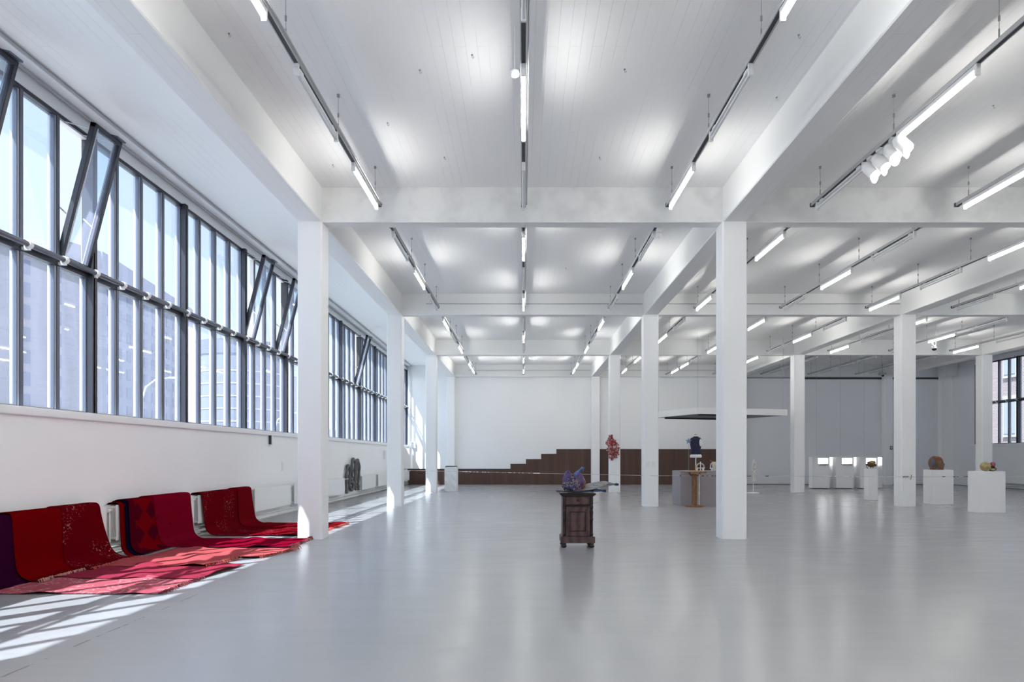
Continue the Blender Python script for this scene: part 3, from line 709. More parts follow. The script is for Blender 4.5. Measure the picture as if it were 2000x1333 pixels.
# ------------------------------------------------------------------ rugs
rug_red = rugmat('plain_red_rug', (.15, .001, .002), (.07, .001, .003), (.5, .2, .2), 'plain')
rug_speck = rugmat('speckled_red_rug', (.125, .001, .004), (.05, .001, .008), (.55, .30, .28), 'speckle')
rug_purple = rugmat('purple_rug', (.03, .002, .02), (.008, .002, .014), (.3, .1, .2), 'plain')
rug_pink = rugmat('sunlit_pink_floral_rug', (.38, .085, .11), (.20, .03, .06), (.70, .42, .38), 'floral')  # floor rug colours lightened to carry the sunlight falling on them
rug_mag = rugmat('magenta_rug', (.30, .03, .05), (.07, .01, .05), (.50, .2, .16), 'motif')
rug_sunlit_red = rugmat('sunlit_red_rug', (.42, .08, .085), (.16, .012, .03), (.6, .3, .25), 'plain')  # red with its sunlit paleness put into the colour
rug_dia = rugmat('diamond_rug', (.17, .001, .003), (.035, .001, .010), (.4, .1, .1), 'diamond')
rug_crim = rugmat('crimson_rug', (.20, .002, .014), (.07, .002, .02), (.5, .1, .2), 'motif')
rug_dark = rugmat('dark_wine_rug', (.15, .002, .006), (.02, .001, .007), (.45, .2, .2), 'speckle')
rug_navy = principled('navy_rug_lining', (.004, .004, .02), 1, spec=0)
def hang_profile(xf, zt, xend, back_z=.45, lift=.006, sag=.16):
    """points (x,z) from behind the radiator over its top, down the front and out on the floor"""
    P_ = [(XL+.012, back_z), (XL+.012, zt-.05), (XL+.03, zt-.012), (XL+.07, zt), (xf-.05, zt), (xf-.015, zt-.014), (xf, zt-.06)]
    for i in range(1, 8): P_.append((xf+.0+.02*i/8, zt-.06-(zt-.06-sag)*i/8))
    # curve to the floor
    for i in range(0, 9):
        a = math.pi/2*i/8
        P_.append((xf+.02+sag*1.1*(1-math.cos(a)), sag+lift-sag*math.sin(a)))
    x0 = P_[-1][0]
    if xend > x0:
        n = max(2, int((xend-x0)/.06))
        for i in range(1, n+1): P_.append((x0+(xend-x0)*i/n, lift))
    return P_
def resample(P_, n):
    L = [0]
    for a, b in zip(P_, P_[1:]): L.append(L[-1]+math.dist(a, b))
    out_ = []
    for i in range(n+1):
        s = L[-1]*i/n; k = 0
        while k < len(L)-2 and L[k+1] < s: k += 1
        f = (s-L[k])/max(1e-9, L[k+1]-L[k]); a, b = P_[k], P_[k+1]
        out_.append((a[0]+(b[0]-a[0])*f, a[1]+(b[1]-a[1])*f, s))
    return out_
def wr(x, y, seed, amp):
    s = seed*1.7
    return amp*1.5*max(0, (math.sin(7*x+3*y+s)+math.sin(3.1*x-8*y+s*2)+.7*math.sin(13*x+5.5*y+s*3)+.5*math.sin(4*x+17*y+s))/3.2)
def rug(name, mat, y0, y1, xf=None, zt=.775, xend=-3.7, x_start=None, lift=.006, amp=.022, seed=1, wave=.004, skew0=0, skew1=0, flare=(0, 0), fringe=None, label='', group='red rugs over the radiators', thick=.007, back_z=.45, sag=.16, endslope=0):
    nu = max(6, int((y1-y0)/.035))
    if x_start is None: P_ = hang_profile(xf, zt, xend, back_z, lift, sag)
    else: P_ = [(x_start, lift), (xend, lift)]
    tot = sum(math.dist(a, b) for a, b in zip(P_, P_[1:])); nv = int(tot/.035); pr_ = resample(P_, nv)
    fl0 = (xf+.02+sag) if xf is not None else x_start
    root = MB()
    def fn(u, v):
        x, z, s = pr_[int(round(v*nv))]
        y = y0+(y1-y0)*u
        onfloor = max(0.0, min(1.0, (x-fl0)/.3)) if z < .1 else 0
        xx = x
        if onfloor > 0:
            xx = fl0+(x-fl0)*(1+endslope*(u-.5)/max(.1, (xend-fl0)))
        t_ = max(0, (xx-fl0)/max(.1, (xend-fl0)))
        if z < zt-.05 or onfloor: 
            drop = max(0, min(1, (zt-z)/zt))
            y += (flare[0]*(1-u)+flare[1]*u)*drop**1.5
        if onfloor: y += (skew0*(1-u)+skew1*u)*t_
        if not onfloor and z > .02: xx += wave*math.sin(u*6+seed)*(1-(z-zt)**2)+.0012*math.sin(u*23+seed*2)
        zz = z+onfloor*wr(xx, y, seed, amp)
        if onfloor: y += .008*math.sin(xx*7+seed); 
        return (xx, y, zz)
    root.grid(fn, nu, nv, lambda u, v: ((y1-y0)*u, pr_[int(round(v*nv))][2]))
    o = root.build(name, mat, smooth=True, solid=thick, offset=0)
    tag(o, label, 'rug', group)
    if fringe:
        f = MB(); rr = random.Random(seed)
        for i in range(int((y1-y0)/.011)):
            u = i*.011/(y1-y0); p0 = Vector(fn(u, 1.0)); L = rr.uniform(.03, .07)
            q = p0+Vector((L*.5, rr.uniform(-.012, .012), .012+rr.uniform(0, .012))); q2 = p0+Vector((L, rr.uniform(-.02, .02), .003-p0.z+rr.uniform(0, .006)))
            f.tube([p0, q, q2], [.005, .004, .003], 4)
        f.build('fringe', fringe, o)
    return o
fr_coral = principled('coral_fringe', (.45, .09, .07), .9); fr_cream = principled('cream_fringe', (.50, .28, .22), .9); fr_dark = principled('dark_fringe', (.20, .03, .04), .9)
XF = XL+.205
# first group
rug('draped_rug', rug_purple, 6.2, 7.30, XF-.004, .768, -5.45, seed=3, amp=.0, label='dark purple rug draped over the nearest radiator at the left edge', lift=.008)
rug('draped_rug', rug_red, 7.22, 8.02, XF+.010, .79, -5.40, seed=4, amp=0, flare=(.04, 0), fringe=fr_cream, label='plain deep red rug draped over the nearest radiator, beside the purple one', lift=.032)
rug('draped_rug', rug_speck, 7.99, 8.70, XF+.018, .80, -5.30, seed=5, amp=0, flare=(0, .30), fringe=fr_coral, label='red rug with pale worn speckles draped on the right of the nearest radiator', lift=.040)
rug('floor_rug', rug_pink, 6.68, 7.58, x_start=-5.62, xend=-3.74, seed=2, amp=.020, lift=.010, fringe=fr_dark, label='sunlit pink floral rug lying on the floor, nearest the camera')
rug('floor_rug', rug_mag, 7.46, 8.42, x_start=-5.55, xend=-3.66, seed=6, amp=.022, lift=.024, skew1=.04, label='dark magenta rug on the floor overlapping the pink floral one', endslope=.10)
rug('floor_rug', rug_sunlit_red, 8.22, 9.02, x_start=-5.50, xend=-3.98, seed=7, amp=.026, lift=.034, fringe=fr_coral, label='sunlit red rug with bright fringe on the floor behind the magenta one', endslope=.08)
# second group
rug('draped_rug', rug_red, 9.16, 9.5, XF-.002, .768, -5.62, seed=9, amp=0, label='plain red rug edge under the diamond rug at the open radiator end', lift=.006)
rug('draped_rug', rug_navy, 9.26, 9.6, XF+.012, .785, -5.60, seed=9, amp=0, label='navy rug edge between the plain red and the diamond rug', lift=.010)
rug('draped_rug', rug_dia, 9.32, 10.06, XF+.028, .797, -5.42, seed=10, amp=0, flare=(.02, .10), label='dark red rug with large dark diamonds draped over the second radiator', lift=.022)
rug('draped_rug', rug_crim, 9.92, 11.02, XF+.044, .81, -3.62, seed=11, amp=.024, flare=(.16, .10), fringe=fr_dark, label='crimson rug with faint motifs falling from second radiator across the floor', lift=.022)
rug('floor_rug', rug_sunlit_red, 9.05, 9.98, x_start=-5.30, xend=-3.56, seed=12, amp=.028, lift=.012, fringe=fr_coral, label='sunlit red rug with a fringed end on the floor before the crimson rug', endslope=.25)
# third group
rug('draped_rug', rug_dark, 11.47, 12.95, XF+.010, .78, -3.75, seed=13, amp=.022, flare=(.12, .0), fringe=fr_coral, label='wine red worn rug falling from third radiator, left of the nearest column', lift=.012)
rug('draped_rug', rugmat('maroon_rug', (.17, .004, .008), (.04, .001, .006), (.3, .1, .1), 'plain'), 12.88, 13.52, XF+.022, .792, -3.70, seed=14, amp=.022, flare=(.02, .22), fringe=fr_coral, label='maroon rug at the right end of third radiator, reaching past the column', lift=.022)

# ------------------------------------------------------------------ anthracite tube sculpture on the wall
sc_ = empty('tube_sculpture', (0, 0, 0), 'anthracite sculpture of looping soft tubes on the window wall', 'sculpture')
def cr_spline(pts, k=8):
    out_ = []
    P_ = [pts[0]]+pts+[pts[-1]]
    for i in range(1, len(P_)-2):
        p0, p1, p2, p3 = [Vector(q) for q in P_[i-1:i+3]]
        for j in range(k):
            t_ = j/k
            out_.append(.5*((2*p1)+(-p0+p2)*t_+(2*p0-5*p1+4*p2-p3)*t_**2+(-p0+3*p1-3*p2+p3)*t_**3))
    out_.append(Vector(P_[-1])); return out_
def cpx(a, b): return (640+a/11.1, 880+b/11.1)
loops = [
 [(400,940),(405,860),(405,600),(420,400),(448,330),(476,370),(478,520),(468,690),(478,800),(512,870),(545,820),(548,720),(515,670),(492,720)],
 [(500,650),(528,600),(522,400),(535,240),(562,190),(588,230),(600,330),(596,480),(590,600),(585,700),(588,800),(610,850)],
 [(610,800),(600,700),(612,560),(628,420),(628,280),(645,215),(668,260),(682,400),(676,560),(664,700),(662,800),(668,860)],
]
for i, lp in enumerate(loops):
    pts = [wallpt(*cpx(a, b), X=XL+.08+.02*i) for a, b in lp]
    sp_ = cr_spline(pts)
    rr_ = [.058*(.9+.15*math.sin(j*.5)) for j in range(len(sp_))]
    rr_[0] = rr_[-1] = .03
    MB().tube(sp_, rr_, 12).build('tube_loop', 'tubeblack', sc_, smooth=True)
MB().tube([wallpt(*cpx(372, 630), X=XL+.03), wallpt(*cpx(440, 620), X=XL+.2)], .02, 8).build('strap', 'cream', sc_)

# ------------------------------------------------------------------ the cabinet
cb = empty('wooden_cabinet', (.84, 10.08, 0), 'old dark walnut cabinet with one drawer and one panelled door, mid floor', 'cabinet')
W2, DP = .235, .40
MB().box(-W2, W2, .02, DP, .09, .80).build('body', 'walnut', cb)
MB().box(-.255, .255, -.01, DP+.01, .80, .815).box(-.275, .275, -.03, DP+.02, .815, .848).build('top', 'walnut_dark', cb, bevel=.006)
MB().box(-.265, .265, -.012, DP+.01, .075, .175).build('plinth_base', 'walnut', cb, bevel=.005)
dr = MB().box(-.185, .185, -.004, .02, .675, .79).build('drawer', 'walnut', cb, bevel=.004)
MB().lathe([(.02, 0), (.012, .006), (.008, .012), (.014, .02), (.010, .026)], 0, 0, 14).build('escutcheon', 'walnut_dark', dr)
k_ = dr.children[0]; k_.rotation_euler = (math.pi/2, 0, 0); k_.location = (0, -.004, .733)
MB().box(-.20, .20, -.008, .02, .655, .668).box(-.235, .235, -.014, .02, .64, .652).build('drawer_rail', 'walnut_dark', cb)
dd = MB()
dd.box(-.185, -.125, -.006, .018, .185, .635).box(.125, .185, -.006, .018, .185, .635).box(-.125, .125, -.006, .018, .565, .635).box(-.125, .125, -.006, .018, .185, .255)
do = dd.build('door', 'walnut', cb, bevel=.003)
MB().box(-.125, .125, .004, .016, .255, .565).build('door_panel', 'walnut', do)
mo = MB(); 
for a in ((-.125, -.113, .255, .565), (.113, .125, .255, .565), (-.125, .125, .255, .267), (-.125, .125, .553, .565)): mo.box(a[0], a[1], -.009, .012, a[2], a[3])
mo.build('door_moulding', 'walnut_dark', do, bevel=.003)
for sx in (-1, 1):
    x = sx*.212
    pf = [(.012, .19), (.020, .20), (.026, .22), (.016, .235), (.014, .30), (.016, .36), (.014, .42), (.022, .43), (.026, .445), (.022, .46), (.014, .47), (.020, .51), (.026, .55), (.020, .585), (.014, .60), (.024, .615), (.026, .63), (.018, .64)]
    MB().lathe(pf, x, -.004, 14).build('corner_column', 'walnut_dark', cb, smooth=True)
    MB().box(x-.022, x+.022, -.012, .02, .675, .79).build('drawer_post', 'walnut_dark', cb, bevel=.003)
    for yy in (.035, DP-.05):
        MB().lathe([(.022, 0), (.04, .012), (.045, .03), (.032, .045), (.038, .06), (.04, .075)], sx*.215, yy, 16).build('foot', 'walnut_dark', cb, smooth=True)

# textile sculpture lying on the cabinet
ts = empty('textile_sculpture', (.84, 10.25, .848), 'blue and purple beaded sculpture with two lobes and a long grey leaf on the cabinet', 'sculpture')
def lumpy(seed, amp):
    return lambda d: 1+amp*(math.sin(d.x*5+seed)*math.sin(d.y*6+seed*2)+.6*math.sin(d.z*9+d.x*4+seed*3))
def lobe(cx, cy, w_, d__, h__, lean, seed):
    b = MB(); n, m_ = 24, 16; fn = lumpy(seed, .06)
    vs_ = []
    for j in range(m_+1):
        ph = math.pi*j/m_
        for k in range(n):
            th = 2*math.pi*k/n; d = Vector((math.sin(ph)*math.cos(th), math.sin(ph)*math.sin(th), math.cos(ph)))
            q = fn(d); taper = 1-.25*max(0, d.z)
            vs_.append((cx+d.x*w_*q*taper+lean*(d.z+1)*.5, cy+d.y*d__*q*taper, h__*(1+d.z*q)*.5+.012))
    fs_ = [(j*n+k, (j+1)*n+k, (j+1)*n+(k+1) % n, j*n+(k+1) % n) for j in range(m_) for k in range(n)]
    b.add(vs_, fs_); return b
def cabx(px): return (px-VX)*10.2/F-.84
lobe(cabx(1110), .03, .085, .06, .34, .0, 1).build('left_lobe', 'purple', ts, smooth=True)
lobe(cabx(1128), .0, .10, .07, .31, .02, 2).build('right_lobe', 'purple', ts, smooth=True)
lobe(cabx(1135), .03, .075, .06, .27, .01, 5).build('amber_lobe', 'orange', ts, smooth=True)
bb_ = MB(); rr = random.Random(3)
for i in range(150):
    x = rr.uniform(cabx(1098), cabx(1134)); hh = .26*(1-abs((x-cabx(1116))/.19)**2)
    z = rr.uniform(.01, max(.05, hh)); y = -.07-.02*rr.random()+.10*z
    L = rr.uniform(.01, .035); a = rr.uniform(0, math.pi)
    bb_.tube([(x, y, z), (x+L*math.cos(a), y-.012, z+L*math.sin(a))], rr.uniform(.003, .007), 5)
bb_.build('bead_strands', patch('cream_bead_strands', [(.45, .41, .34), (.14, .15, .3), (.03, .03, .14), (.36, .27, .16), (.2, .09, .2)], 30, .4), ts)
lobe(cabx(1116), -.02, .15, .08, .17, 0, 4).build('beaded_base', 'beads', ts, smooth=True)
tf = MB(); 
tf.tube(cr_spline([(cabx(1124), 0, .25), (cabx(1128), 0, .31), (cabx(1134), .0, .355), (cabx(1140), 0, .37)], 5), [.028+.010*math.sin(i*.55) for i in range(15)]+[.012], 12)
tf.tube([(cabx(1130), .02, .33), (cabx(1137), .02, .37), (cabx(1142), .02, .39)], [.02, .022, .012], 6)
tf.build('blue_tuft', principled('pale_blue_tuft', (.06, .11, .25), .6, var=.4, vscale=25), ts, smooth=True)
# felt skirt: crumpled base and leaf
def leaf(x0, x1, y0, y1, z0, z1, seed, amp=.01, tip=.02, tilt=0.0):
    def fn(u, v):
        x = x0+(x1-x0)*u; wdt = math.sin(math.pi*min(1, .12+.88*u))**.6 if u < .5 else max(tip, (1-((u-.5)/.5)**2))
        y = (y0+y1)/2+(v-.5)*(y1-y0)*wdt
        z = z0+(z1-z0)*u**1.2+amp*math.sin(u*11+v*5+seed)+amp*math.sin(v*9+seed*2)*u+.02*abs(v-.5)*2*u+tilt*v*math.sin(math.pi*min(1, u*1.1))**.7
        return (x, y, max(z, .006))
    return fn
MB().grid(leaf(cabx(1128), cabx(1206), -.16, .20, .025, .13, 1, .008, .02, .085), 30, 14).build('grey_leaf', 'felt_grey', ts, smooth=True, solid=.006)
MB().grid(leaf(cabx(1116), cabx(1184), -.22, .16, .010, .02, 3, .007, .02, .04), 30, 14).build('blue_underlay', 'felt_blue', ts, smooth=True, solid=.006)
MB().grid(leaf(cabx(1086), cabx(1158), -.29, .1, .03, .016, 5, .009), 24, 10).build('black_underlay', 'ink', ts, smooth=True, solid=.008)
MB().grid(leaf(cabx(1186), cabx(1210), .0, .10, .125, .115, 6, .004), 10, 6).build('blue_leaf_tip', 'felt_blue', ts, smooth=True, solid=.012)

# ------------------------------------------------------------------ red relief on the third column right of centre
rs = empty('red_relief', (3.50, D1+2*S, 1.28), 'red lattice relief of short rods hanging on a white column', 'sculpture')
a_ = MB(); c_ = MB(); rr = random.Random(11)
cells = {}
gx, gz = .052, .052
for iz in range(19):
    fz = iz/18; hw = .06+.20*math.sin(math.pi*min(1, max(0, fz*1.05)))**.8
    cxn = -.02+.06*math.sin(fz*5)
    for ix in range(-6, 7):
        x = ix*gx*.8
        if abs(x-cxn) < hw*rr.uniform(.7, 1.15): cells[(ix, iz)] = 1
for (ix, iz) in cells:
    x, z = ix*gx*.8, iz*gz; y = -.03-rr.random()*.05
    if rr.random() < .72: a_.box(x-.014, x+.014, y, y+.03, z, z+gz*rr.uniform(.8, 1.5))
    if rr.random() < .62: a_.box(x, x+gx*rr.uniform(.7, 1.3), y-.01, y+.02, z-.014, z+.014)
    if rr.random() < .30: c_.box(x-.014, x+.014, y-.02, y+.02, z+.01, z+.035)
a_.box(-.01, .01, -.05, -.0, 0, .98); a_.box(-.14, .16, -.05, -.0, .45, .465)
a_.build('red_rods', 'red_glaze', rs)
c_.box(-.24, -.16, -.05, -.03, .36, .40); c_.build('pale_pieces', 'cream', rs)
MB().box(-.012, .012, -.05, -.01, .95, 1.0).box(-.03, .01, -.05, -.02, -.02, .05).build('dark_ends', 'slot', rs)

# ------------------------------------------------------------------ wire with small pieces through the hall
rope = empty('strung_wire', (0, 0, 0), 'thin wire strung with tiny pieces across the hall from column to column', 'strung wire')
RP = [(-5.86, 28.0, .82), (-3.66, D1+2*S-.03, .846), (3.61, D1+S-.03, .874), (10.89, D1+S-.03, .845), (18.3, D1+S-.03, .86)]
rp = MB()
for a, b in zip(RP, RP[1:]): rp.tube([a, b], .0055, 6)
rp.build('wire', principled('pale_wire', (.5, .5, .5), .4), rope)
rr = random.Random(5); 
for seg, (t0, t1, n, mb_) in enumerate([(.19, .58, 34, 0), (.05, .45, 20, 1), (.62, .98, 18, 0), (.02, .25, 12, 0), (.3, .45, 8, 1), (.86, .96, 7, 0), (.12, .30, 16, 1), (.55, .8, 10, 1)]):
    si = [1, 2, 2, 0, 2, 2, 3, 3][seg] if seg else 1
    a, b = Vector(RP[si]), Vector(RP[si+1])
    for _ in range(n):
        p = a.lerp(b, rr.uniform(t0, t1)); r_ = rr.uniform(.008, .016); q = p+(b-a).normalized()*rr.uniform(.02, .08)
        MB().tube([p, q], r_, 6).build('dark_piece' if mb_ else 'pale_piece', 'slot' if mb_ else 'white_plastic', rope)
MB().tube([(10.94, D1+S-.035, .90), (10.935, D1+S-.05, .84), (10.91, D1+S-.05, .76)], .008, 6).tube([(10.7, D1+S-.03, .845), (10.86, D1+S-.03, .845)], .012, 6).build('knotted_end', 'slot', rope)
MB().tube([(10.67, D1+S+.0, .845), (11.11, D1+S-.0, .845)], .004, 5).build('tie', 'slot', rope)

# ------------------------------------------------------------------ plinths
def plinth(x0, x1, y0, dy, h, label, mat='plinth'):
    o = MB().box(x0, x1, y0, y0+dy, 0, h).build('plinth', mat, bevel=.004); tag(o, label, 'plinth'); return o
plinth(11.20, 11.51, 21.2, .28, 1.02, 'narrow white plinth holding a small brown husk sculpture')
plinth(12.12, 12.78, 19.4, .40, 1.02, 'white plinth holding the painted carved head')
plinth(11.43, 12.11, 16.4, .40, 1.04, 'white plinth at right holding yellow and berry red balls')
# husk
hk = empty('husk_sculpture', (11.355, 21.35, 1.02), 'small brown crumpled husk on bent legs, on the narrow plinth', 'sculpture')
MB().ball((.02, 0, .15), (.13, .10, .10), 20, 14, lumpy(2, .16)).build('husk_body', 'husk', hk, smooth=True)
MB().ball((.09, 0, .19), (.06, .07, .07), 14, 10, lumpy(5, .2)).build('husk_bump', 'husk', hk, smooth=True)
for s, pts in enumerate([[(-.12, 0, .14), (-.13, 0, .06), (-.08, 0, .008)], [(.02, .0, .08), (.03, .03, .04), (0, .02, .008)], [(-.03, 0, .08), (-.03, -.05, .04), (-.05, -.04, .008)], [(.05, 0, .09), (.05, -.04, .04), (.03, -.04, .008)]]):
    MB().tube(cr_spline(pts, 4), .009, 6).build('bent_leg', 'black', hk)
MB().tube([(.08, -.03, .12), (.15, -.05, .10)], .03, 8).tube([(-.16, -.02, .13), (-.10, -.02, .12)], .02, 8).build('dark_knob', 'black', hk, smooth=True)
# carved head, profile facing right
hd = empty('carved_head', (12.40, 19.6, 1.02), 'large carved wooden head in profile, painted in patches, on a plinth', 'sculpture')
prof = [(-.15, 0), (-.17, .05), (-.20, .12), (-.22, .20), (-.20, .30), (-.15, .37), (-.07, .415), (.02, .41), (.09, .38), (.13, .33), (.155, .28), (.165, .245), (.19, .22), (.215, .18), (.235, .155), (.215, .14), (.21, .12), (.22, .105), (.20, .08), (.205, .05), (.18, .02), (.15, 0)]
vs_ = []; lay = [(-.14, .55), (-.12, .80), (-.08, .94), (-.03, 1.0), (.03, 1.0), (.08, .94), (.12, .80), (.14, .55)]
n = len(prof)
for y, s_ in lay:
    for (x, z) in prof:
        nose = .5 if (x > .15 and abs(y) > .04) else 1
        xx = x*s_ if x < .15 or nose == 1 else min(x, .16)*s_
        vs_.append((xx, y, .20+(z-.20)*(s_ if z > .2 else 1)))
fs_ = [(i*n+k, i*n+(k+1) % n, (i+1)*n+(k+1) % n, (i+1)*n+k) for i in range(len(lay)-1) for k in range(n)]+[tuple(range(n)), tuple(range((len(lay)-1)*n, len(lay)*n))[::-1]]
g = MB(); g.add(vs_, fs_); g.build('head_block', 'carved', hd, bevel=0)
MB().ball((.09, -.125, .245), (.028, .012, .018)).build('eye', 'black', hd, smooth=True)
MB().ball((-.06, -.135, .20), (.03, .02, .05)).build('ear', 'carved', hd, smooth=True)
MB().box(-.16, .16, -.12, .12, 0, .012).build('dark_base', 'slot', hd)
MB().ball((-.155, -.09, .22), (.055, .05, .10)).build('blue_patch', principled('slate_blue', (.08, .095, .16), .6), hd, smooth=True)
MB().ball((-.05, -.118, .22), (.075, .03, .075)).build('red_patch', principled('brick_orange', (.19, .06, .035), .6), hd, smooth=True)
MB().ball((-.03, -.10, .06), (.13, .04, .055)).build('yellow_patch', principled('ochre', (.20, .14, .03), .6), hd, smooth=True)
# balls
bl = empty('ball_sculpture', (11.82, 16.6, 1.043), 'glossy sculpture of a large yellow ball and smaller berry red ball', 'sculpture')
MB().ball((-.07, 0, .118), (.125, .12, .118), 24, 16, lumpy(1, .02)).build('yellow_ball', 'yellow', bl, smooth=True)
MB().ball((.11, 0, .165), (.066, .066, .066), 20, 14).build('berry_ball', 'berry', bl, smooth=True)
MB().ball((.09, 0, .055), (.11, .09, .055), 20, 12, lumpy(3, .08)).build('wine_base', 'wine', bl, smooth=True)
MB().tube([(-.02, -.09, .12), (.05, -.10, .13), (.11, -.06, .10)], .018, 8).build('wine_arm', 'wine', bl, smooth=True)
MB().ball((.06, -.07, .05), (.06, .03, .035)).build('yellow_patch', 'yellow', bl, smooth=True)

# cloth covered plinth with black top
cp = empty('covered_plinth', (-2.93, 26.25, 0), 'plinth wrapped in wrinkled white canvas with a thin black top', 'plinth')
MB().box(-.23, .23, 0, .5, 0, 1.0).build('core', 'canvas', cp, bevel=.01)
def cl(u, v):
    x = -.245+.49*u; z = 1.0*v
    return (x, -.012-.012*abs(math.sin(u*7+z*9))*(1-v*.5)-.008*math.sin(z*17+u*4), z)
MB().grid(cl, 20, 30).build('front_cloth', 'canvas', cp, smooth=True, solid=.006)
MB().box(.235, .25, -.01, .5, 0, .99).build('side_cloth', 'canvas', cp)
MB().box(-.215, .225, -.02, .48, 1.0, 1.035).build('black_top', 'slot', cp)

# lit display cases
def vitrine():
    r = empty('display_case')
    # body in front of the wall with a lit niche
    b = MB(); b.box(0, .76, 0, .35, .03, 1.10).box(0, .25, 0, .35, 1.10, 1.34).box(.70, .76, 0, .35, 1.10, 1.34).box(0, .76, 0, .35, 1.34, 1.40).box(.25, .70, .2, .35, 1.10, 1.34)
    b.build('case_body', 'plinth', r)
    MB().box(.26, .69, .188, .198, 1.11, 1.33).build('lit_panel', 'lit_case', r)
    MB().box(.30, .66, .02, .05, 1.02, 1.055).box(.28, .68, -.02, .02, 1.025, 1.05).build('black_slot', 'slot', r)
    MB().tube([(.33, .1, 1.19), (.45, .1, 1.17), (.56, .1, 1.20)], [.006, .02, .006], 8).build('small_exhibit', 'steel', r)
    MB().box(.06, .70, .04, .31, 0, .03).build('recessed_foot', 'slot', r)
    w_ = MB(); w_.box(.95, 1.22, .50, .56, 1.04, 1.37); w_.build('reflected_glow_box', 'reflected_glow', r)  # glowing box added for the niche light reflected beside the case
    MB().box(.92, 1.27, .56, .8, .03, 1.40).build('side_body', 'plinth', r)
    return r
vp = vitrine()
for i in range(3):
    q = vp if i == 0 else copy_tree(vp)
    q.location = (12.65+1.054*i, 28.6, 0)
    tag(q, 'grey-white display case with a lit niche, %s of three by the back wall' % ['leftmost', 'middle', 'rightmost'][i], 'display case', 'lit display cases')

# ------------------------------------------------------------------ tailor bust on its table
pt = empty('pedestal_table', (4.83, 18.42, 0), 'round-based brown pedestal table with a board top', 'table')
MB().lathe([(.26, 0), (.265, .02), (.25, .035), (.12, .05)], 0, 0, 28).build('base', 'oak', pt, smooth=False)
MB().box(-.065, .05, -.06, .06, .045, .93).build('post', 'oak', pt, bevel=.006)
MB().tube([(-.15, 0, .955), (-.12, 0, .89), (0, 0, .86), (.12, 0, .89), (.15, 0, .955)], .022, 8).build('bracket', 'oak', pt, smooth=True)
MB().box(-.24, .29, -.18, .18, .955, .985).build('table_top', 'oak', pt, bevel=.004)
MB().tube([(.115, -.05, .045), (.115, -.05, .93)], .014, 8).tube([(.115, -.05, .35), (.115, -.05, .42)], .024, 8).tube([(.115, -.05, .58), (.115, -.05, .63)], .02, 8).build('pale_rod', 'cream', pt)
BZ = .07
bs = empty('tailor_bust', (4.86, 18.42, .985), 'white tailor bust wearing a sleeveless navy waistcoat, on the pedestal table', 'mannequin')
MB().box(-.2, .2, -.12, .12, 0, .03).build('board_foot', 'lightwood', bs)
MB().tube([(0, 0, .03), (0, 0, .19)], .022, 10).build('wooden_stem', 'lightwood', bs)
MB().tube([(0, 0, .19), (0, 0, .42)], .014, 10).build('metal_stem', 'white_plastic', bs)
tors = [(.125, .085, .34), (.135, .095, .37), (.13, .09, .42), (.112, .08, .50), (.115, .085, .58), (.135, .095, .70), (.145, .092, .78), (.14, .085, .84), (.11, .07, .885), (.06, .055, .91), (.045, .045, .93), (.045, .045, .965)]
tors = [(a*1.1, b*1.1, c+BZ) for a, b, c in tors]
def body(prs, infl=0, n=28, cx=0):
    b = MB(); vs_ = []; 
    for rx_, ry_, z in prs:
        for k in range(n):
            a = 2*math.pi*k/n
            cc, ss = math.cos(a), math.sin(a)
            p_ = .85
            vs_.append((cx+(rx_+infl)*math.copysign(abs(cc)**p_, cc), (ry_+infl)*math.copysign(abs(ss)**p_, ss), z))
    fs_ = [(i*n+k, i*n+(k+1) % n, (i+1)*n+(k+1) % n, (i+1)*n+k) for i in range(len(prs)-1) for k in range(n)]+[tuple(range(n))[::-1], tuple(range((len(prs)-1)*n, len(prs)*n))]
    b.add(vs_, fs_); return b
body(tors).build('torso', principled('bust_cover', (.72, .71, .69), .8), bs, smooth=True)
MB().lathe([(.046, 1.03), (.046, 1.055), (.02, 1.07)], 0, 0, 16).build('neck_cap', 'lightwood', bs)
vest = body([t_ for t_ in tors if .41 < t_[2]-BZ < .93], .010).build('waistcoat', 'navy', bs, smooth=True)
MB().ball((.112, -.075, .82), (.048, .062, .105), 18, 12).build('arm_cap', principled('white_cotton', (.78, .78, .78), .8), bs, smooth=True)
MB().lathe([(.150, .395), (.165, .41), (.165, .46), (.15, .475)], 0, 0, 28, 1, .72).build('hem_padding', 'canvas', bs, smooth=True)
st = empty('star_wand', (4.62, 18.27, .985), 'blue glittery star on a thin stick beside the bust', 'star')
MB().tube([(0, 0, 0), (0, 0, .80)], .004, 6).build('stick', 'steel', st)
sp_ = [((.09 if i % 2 == 0 else .042)*math.sin(i*math.pi/5), .86+(.09 if i % 2 == 0 else .042)*math.cos(i*math.pi/5)) for i in range(10)]
MB().prism(sp_, -.012, .012, 'y').build('star_shape', 'star', st)
# large board box behind and the two figures on it
bx = empty('board_box', (4.53, 18.8, 0), 'large grey brown box with a paler lilac side, behind the pedestal table', 'box')
MB().box(0, 1.75, 0, 1.06, 0, .985).build('box_body', 'greyboard', bx); MB().box(-.006, 0, 0, 1.06, 0, .985).build('side_panel', 'lilacboard', bx)
MB().box(-.006, 1.75, -.004, 1.06, .985, .995).build('top_board', 'greyboard', bx)
hf = empty('hoop_figure', (5.20, 19.2, .995), 'small white hoop figure with crossing arms and black centre on the box', 'sculpture')
MB().tube([(.11*math.cos(a), 0, .11+.11*math.sin(a)) for a in [math.pi*(-.25+1.5*i/20) for i in range(21)]], .018, 8).build('hoop', 'cream', hf, smooth=True)
MB().box(-.13, .13, -.03, -.01, .07, .092).box(-.012, .012, -.03, -.01, 0, .27).box(.06, .11, -.02, .02, 0, .10).box(-.115, -.09, -.02, .02, 0, .08).build('arms', 'white_plastic', hf)
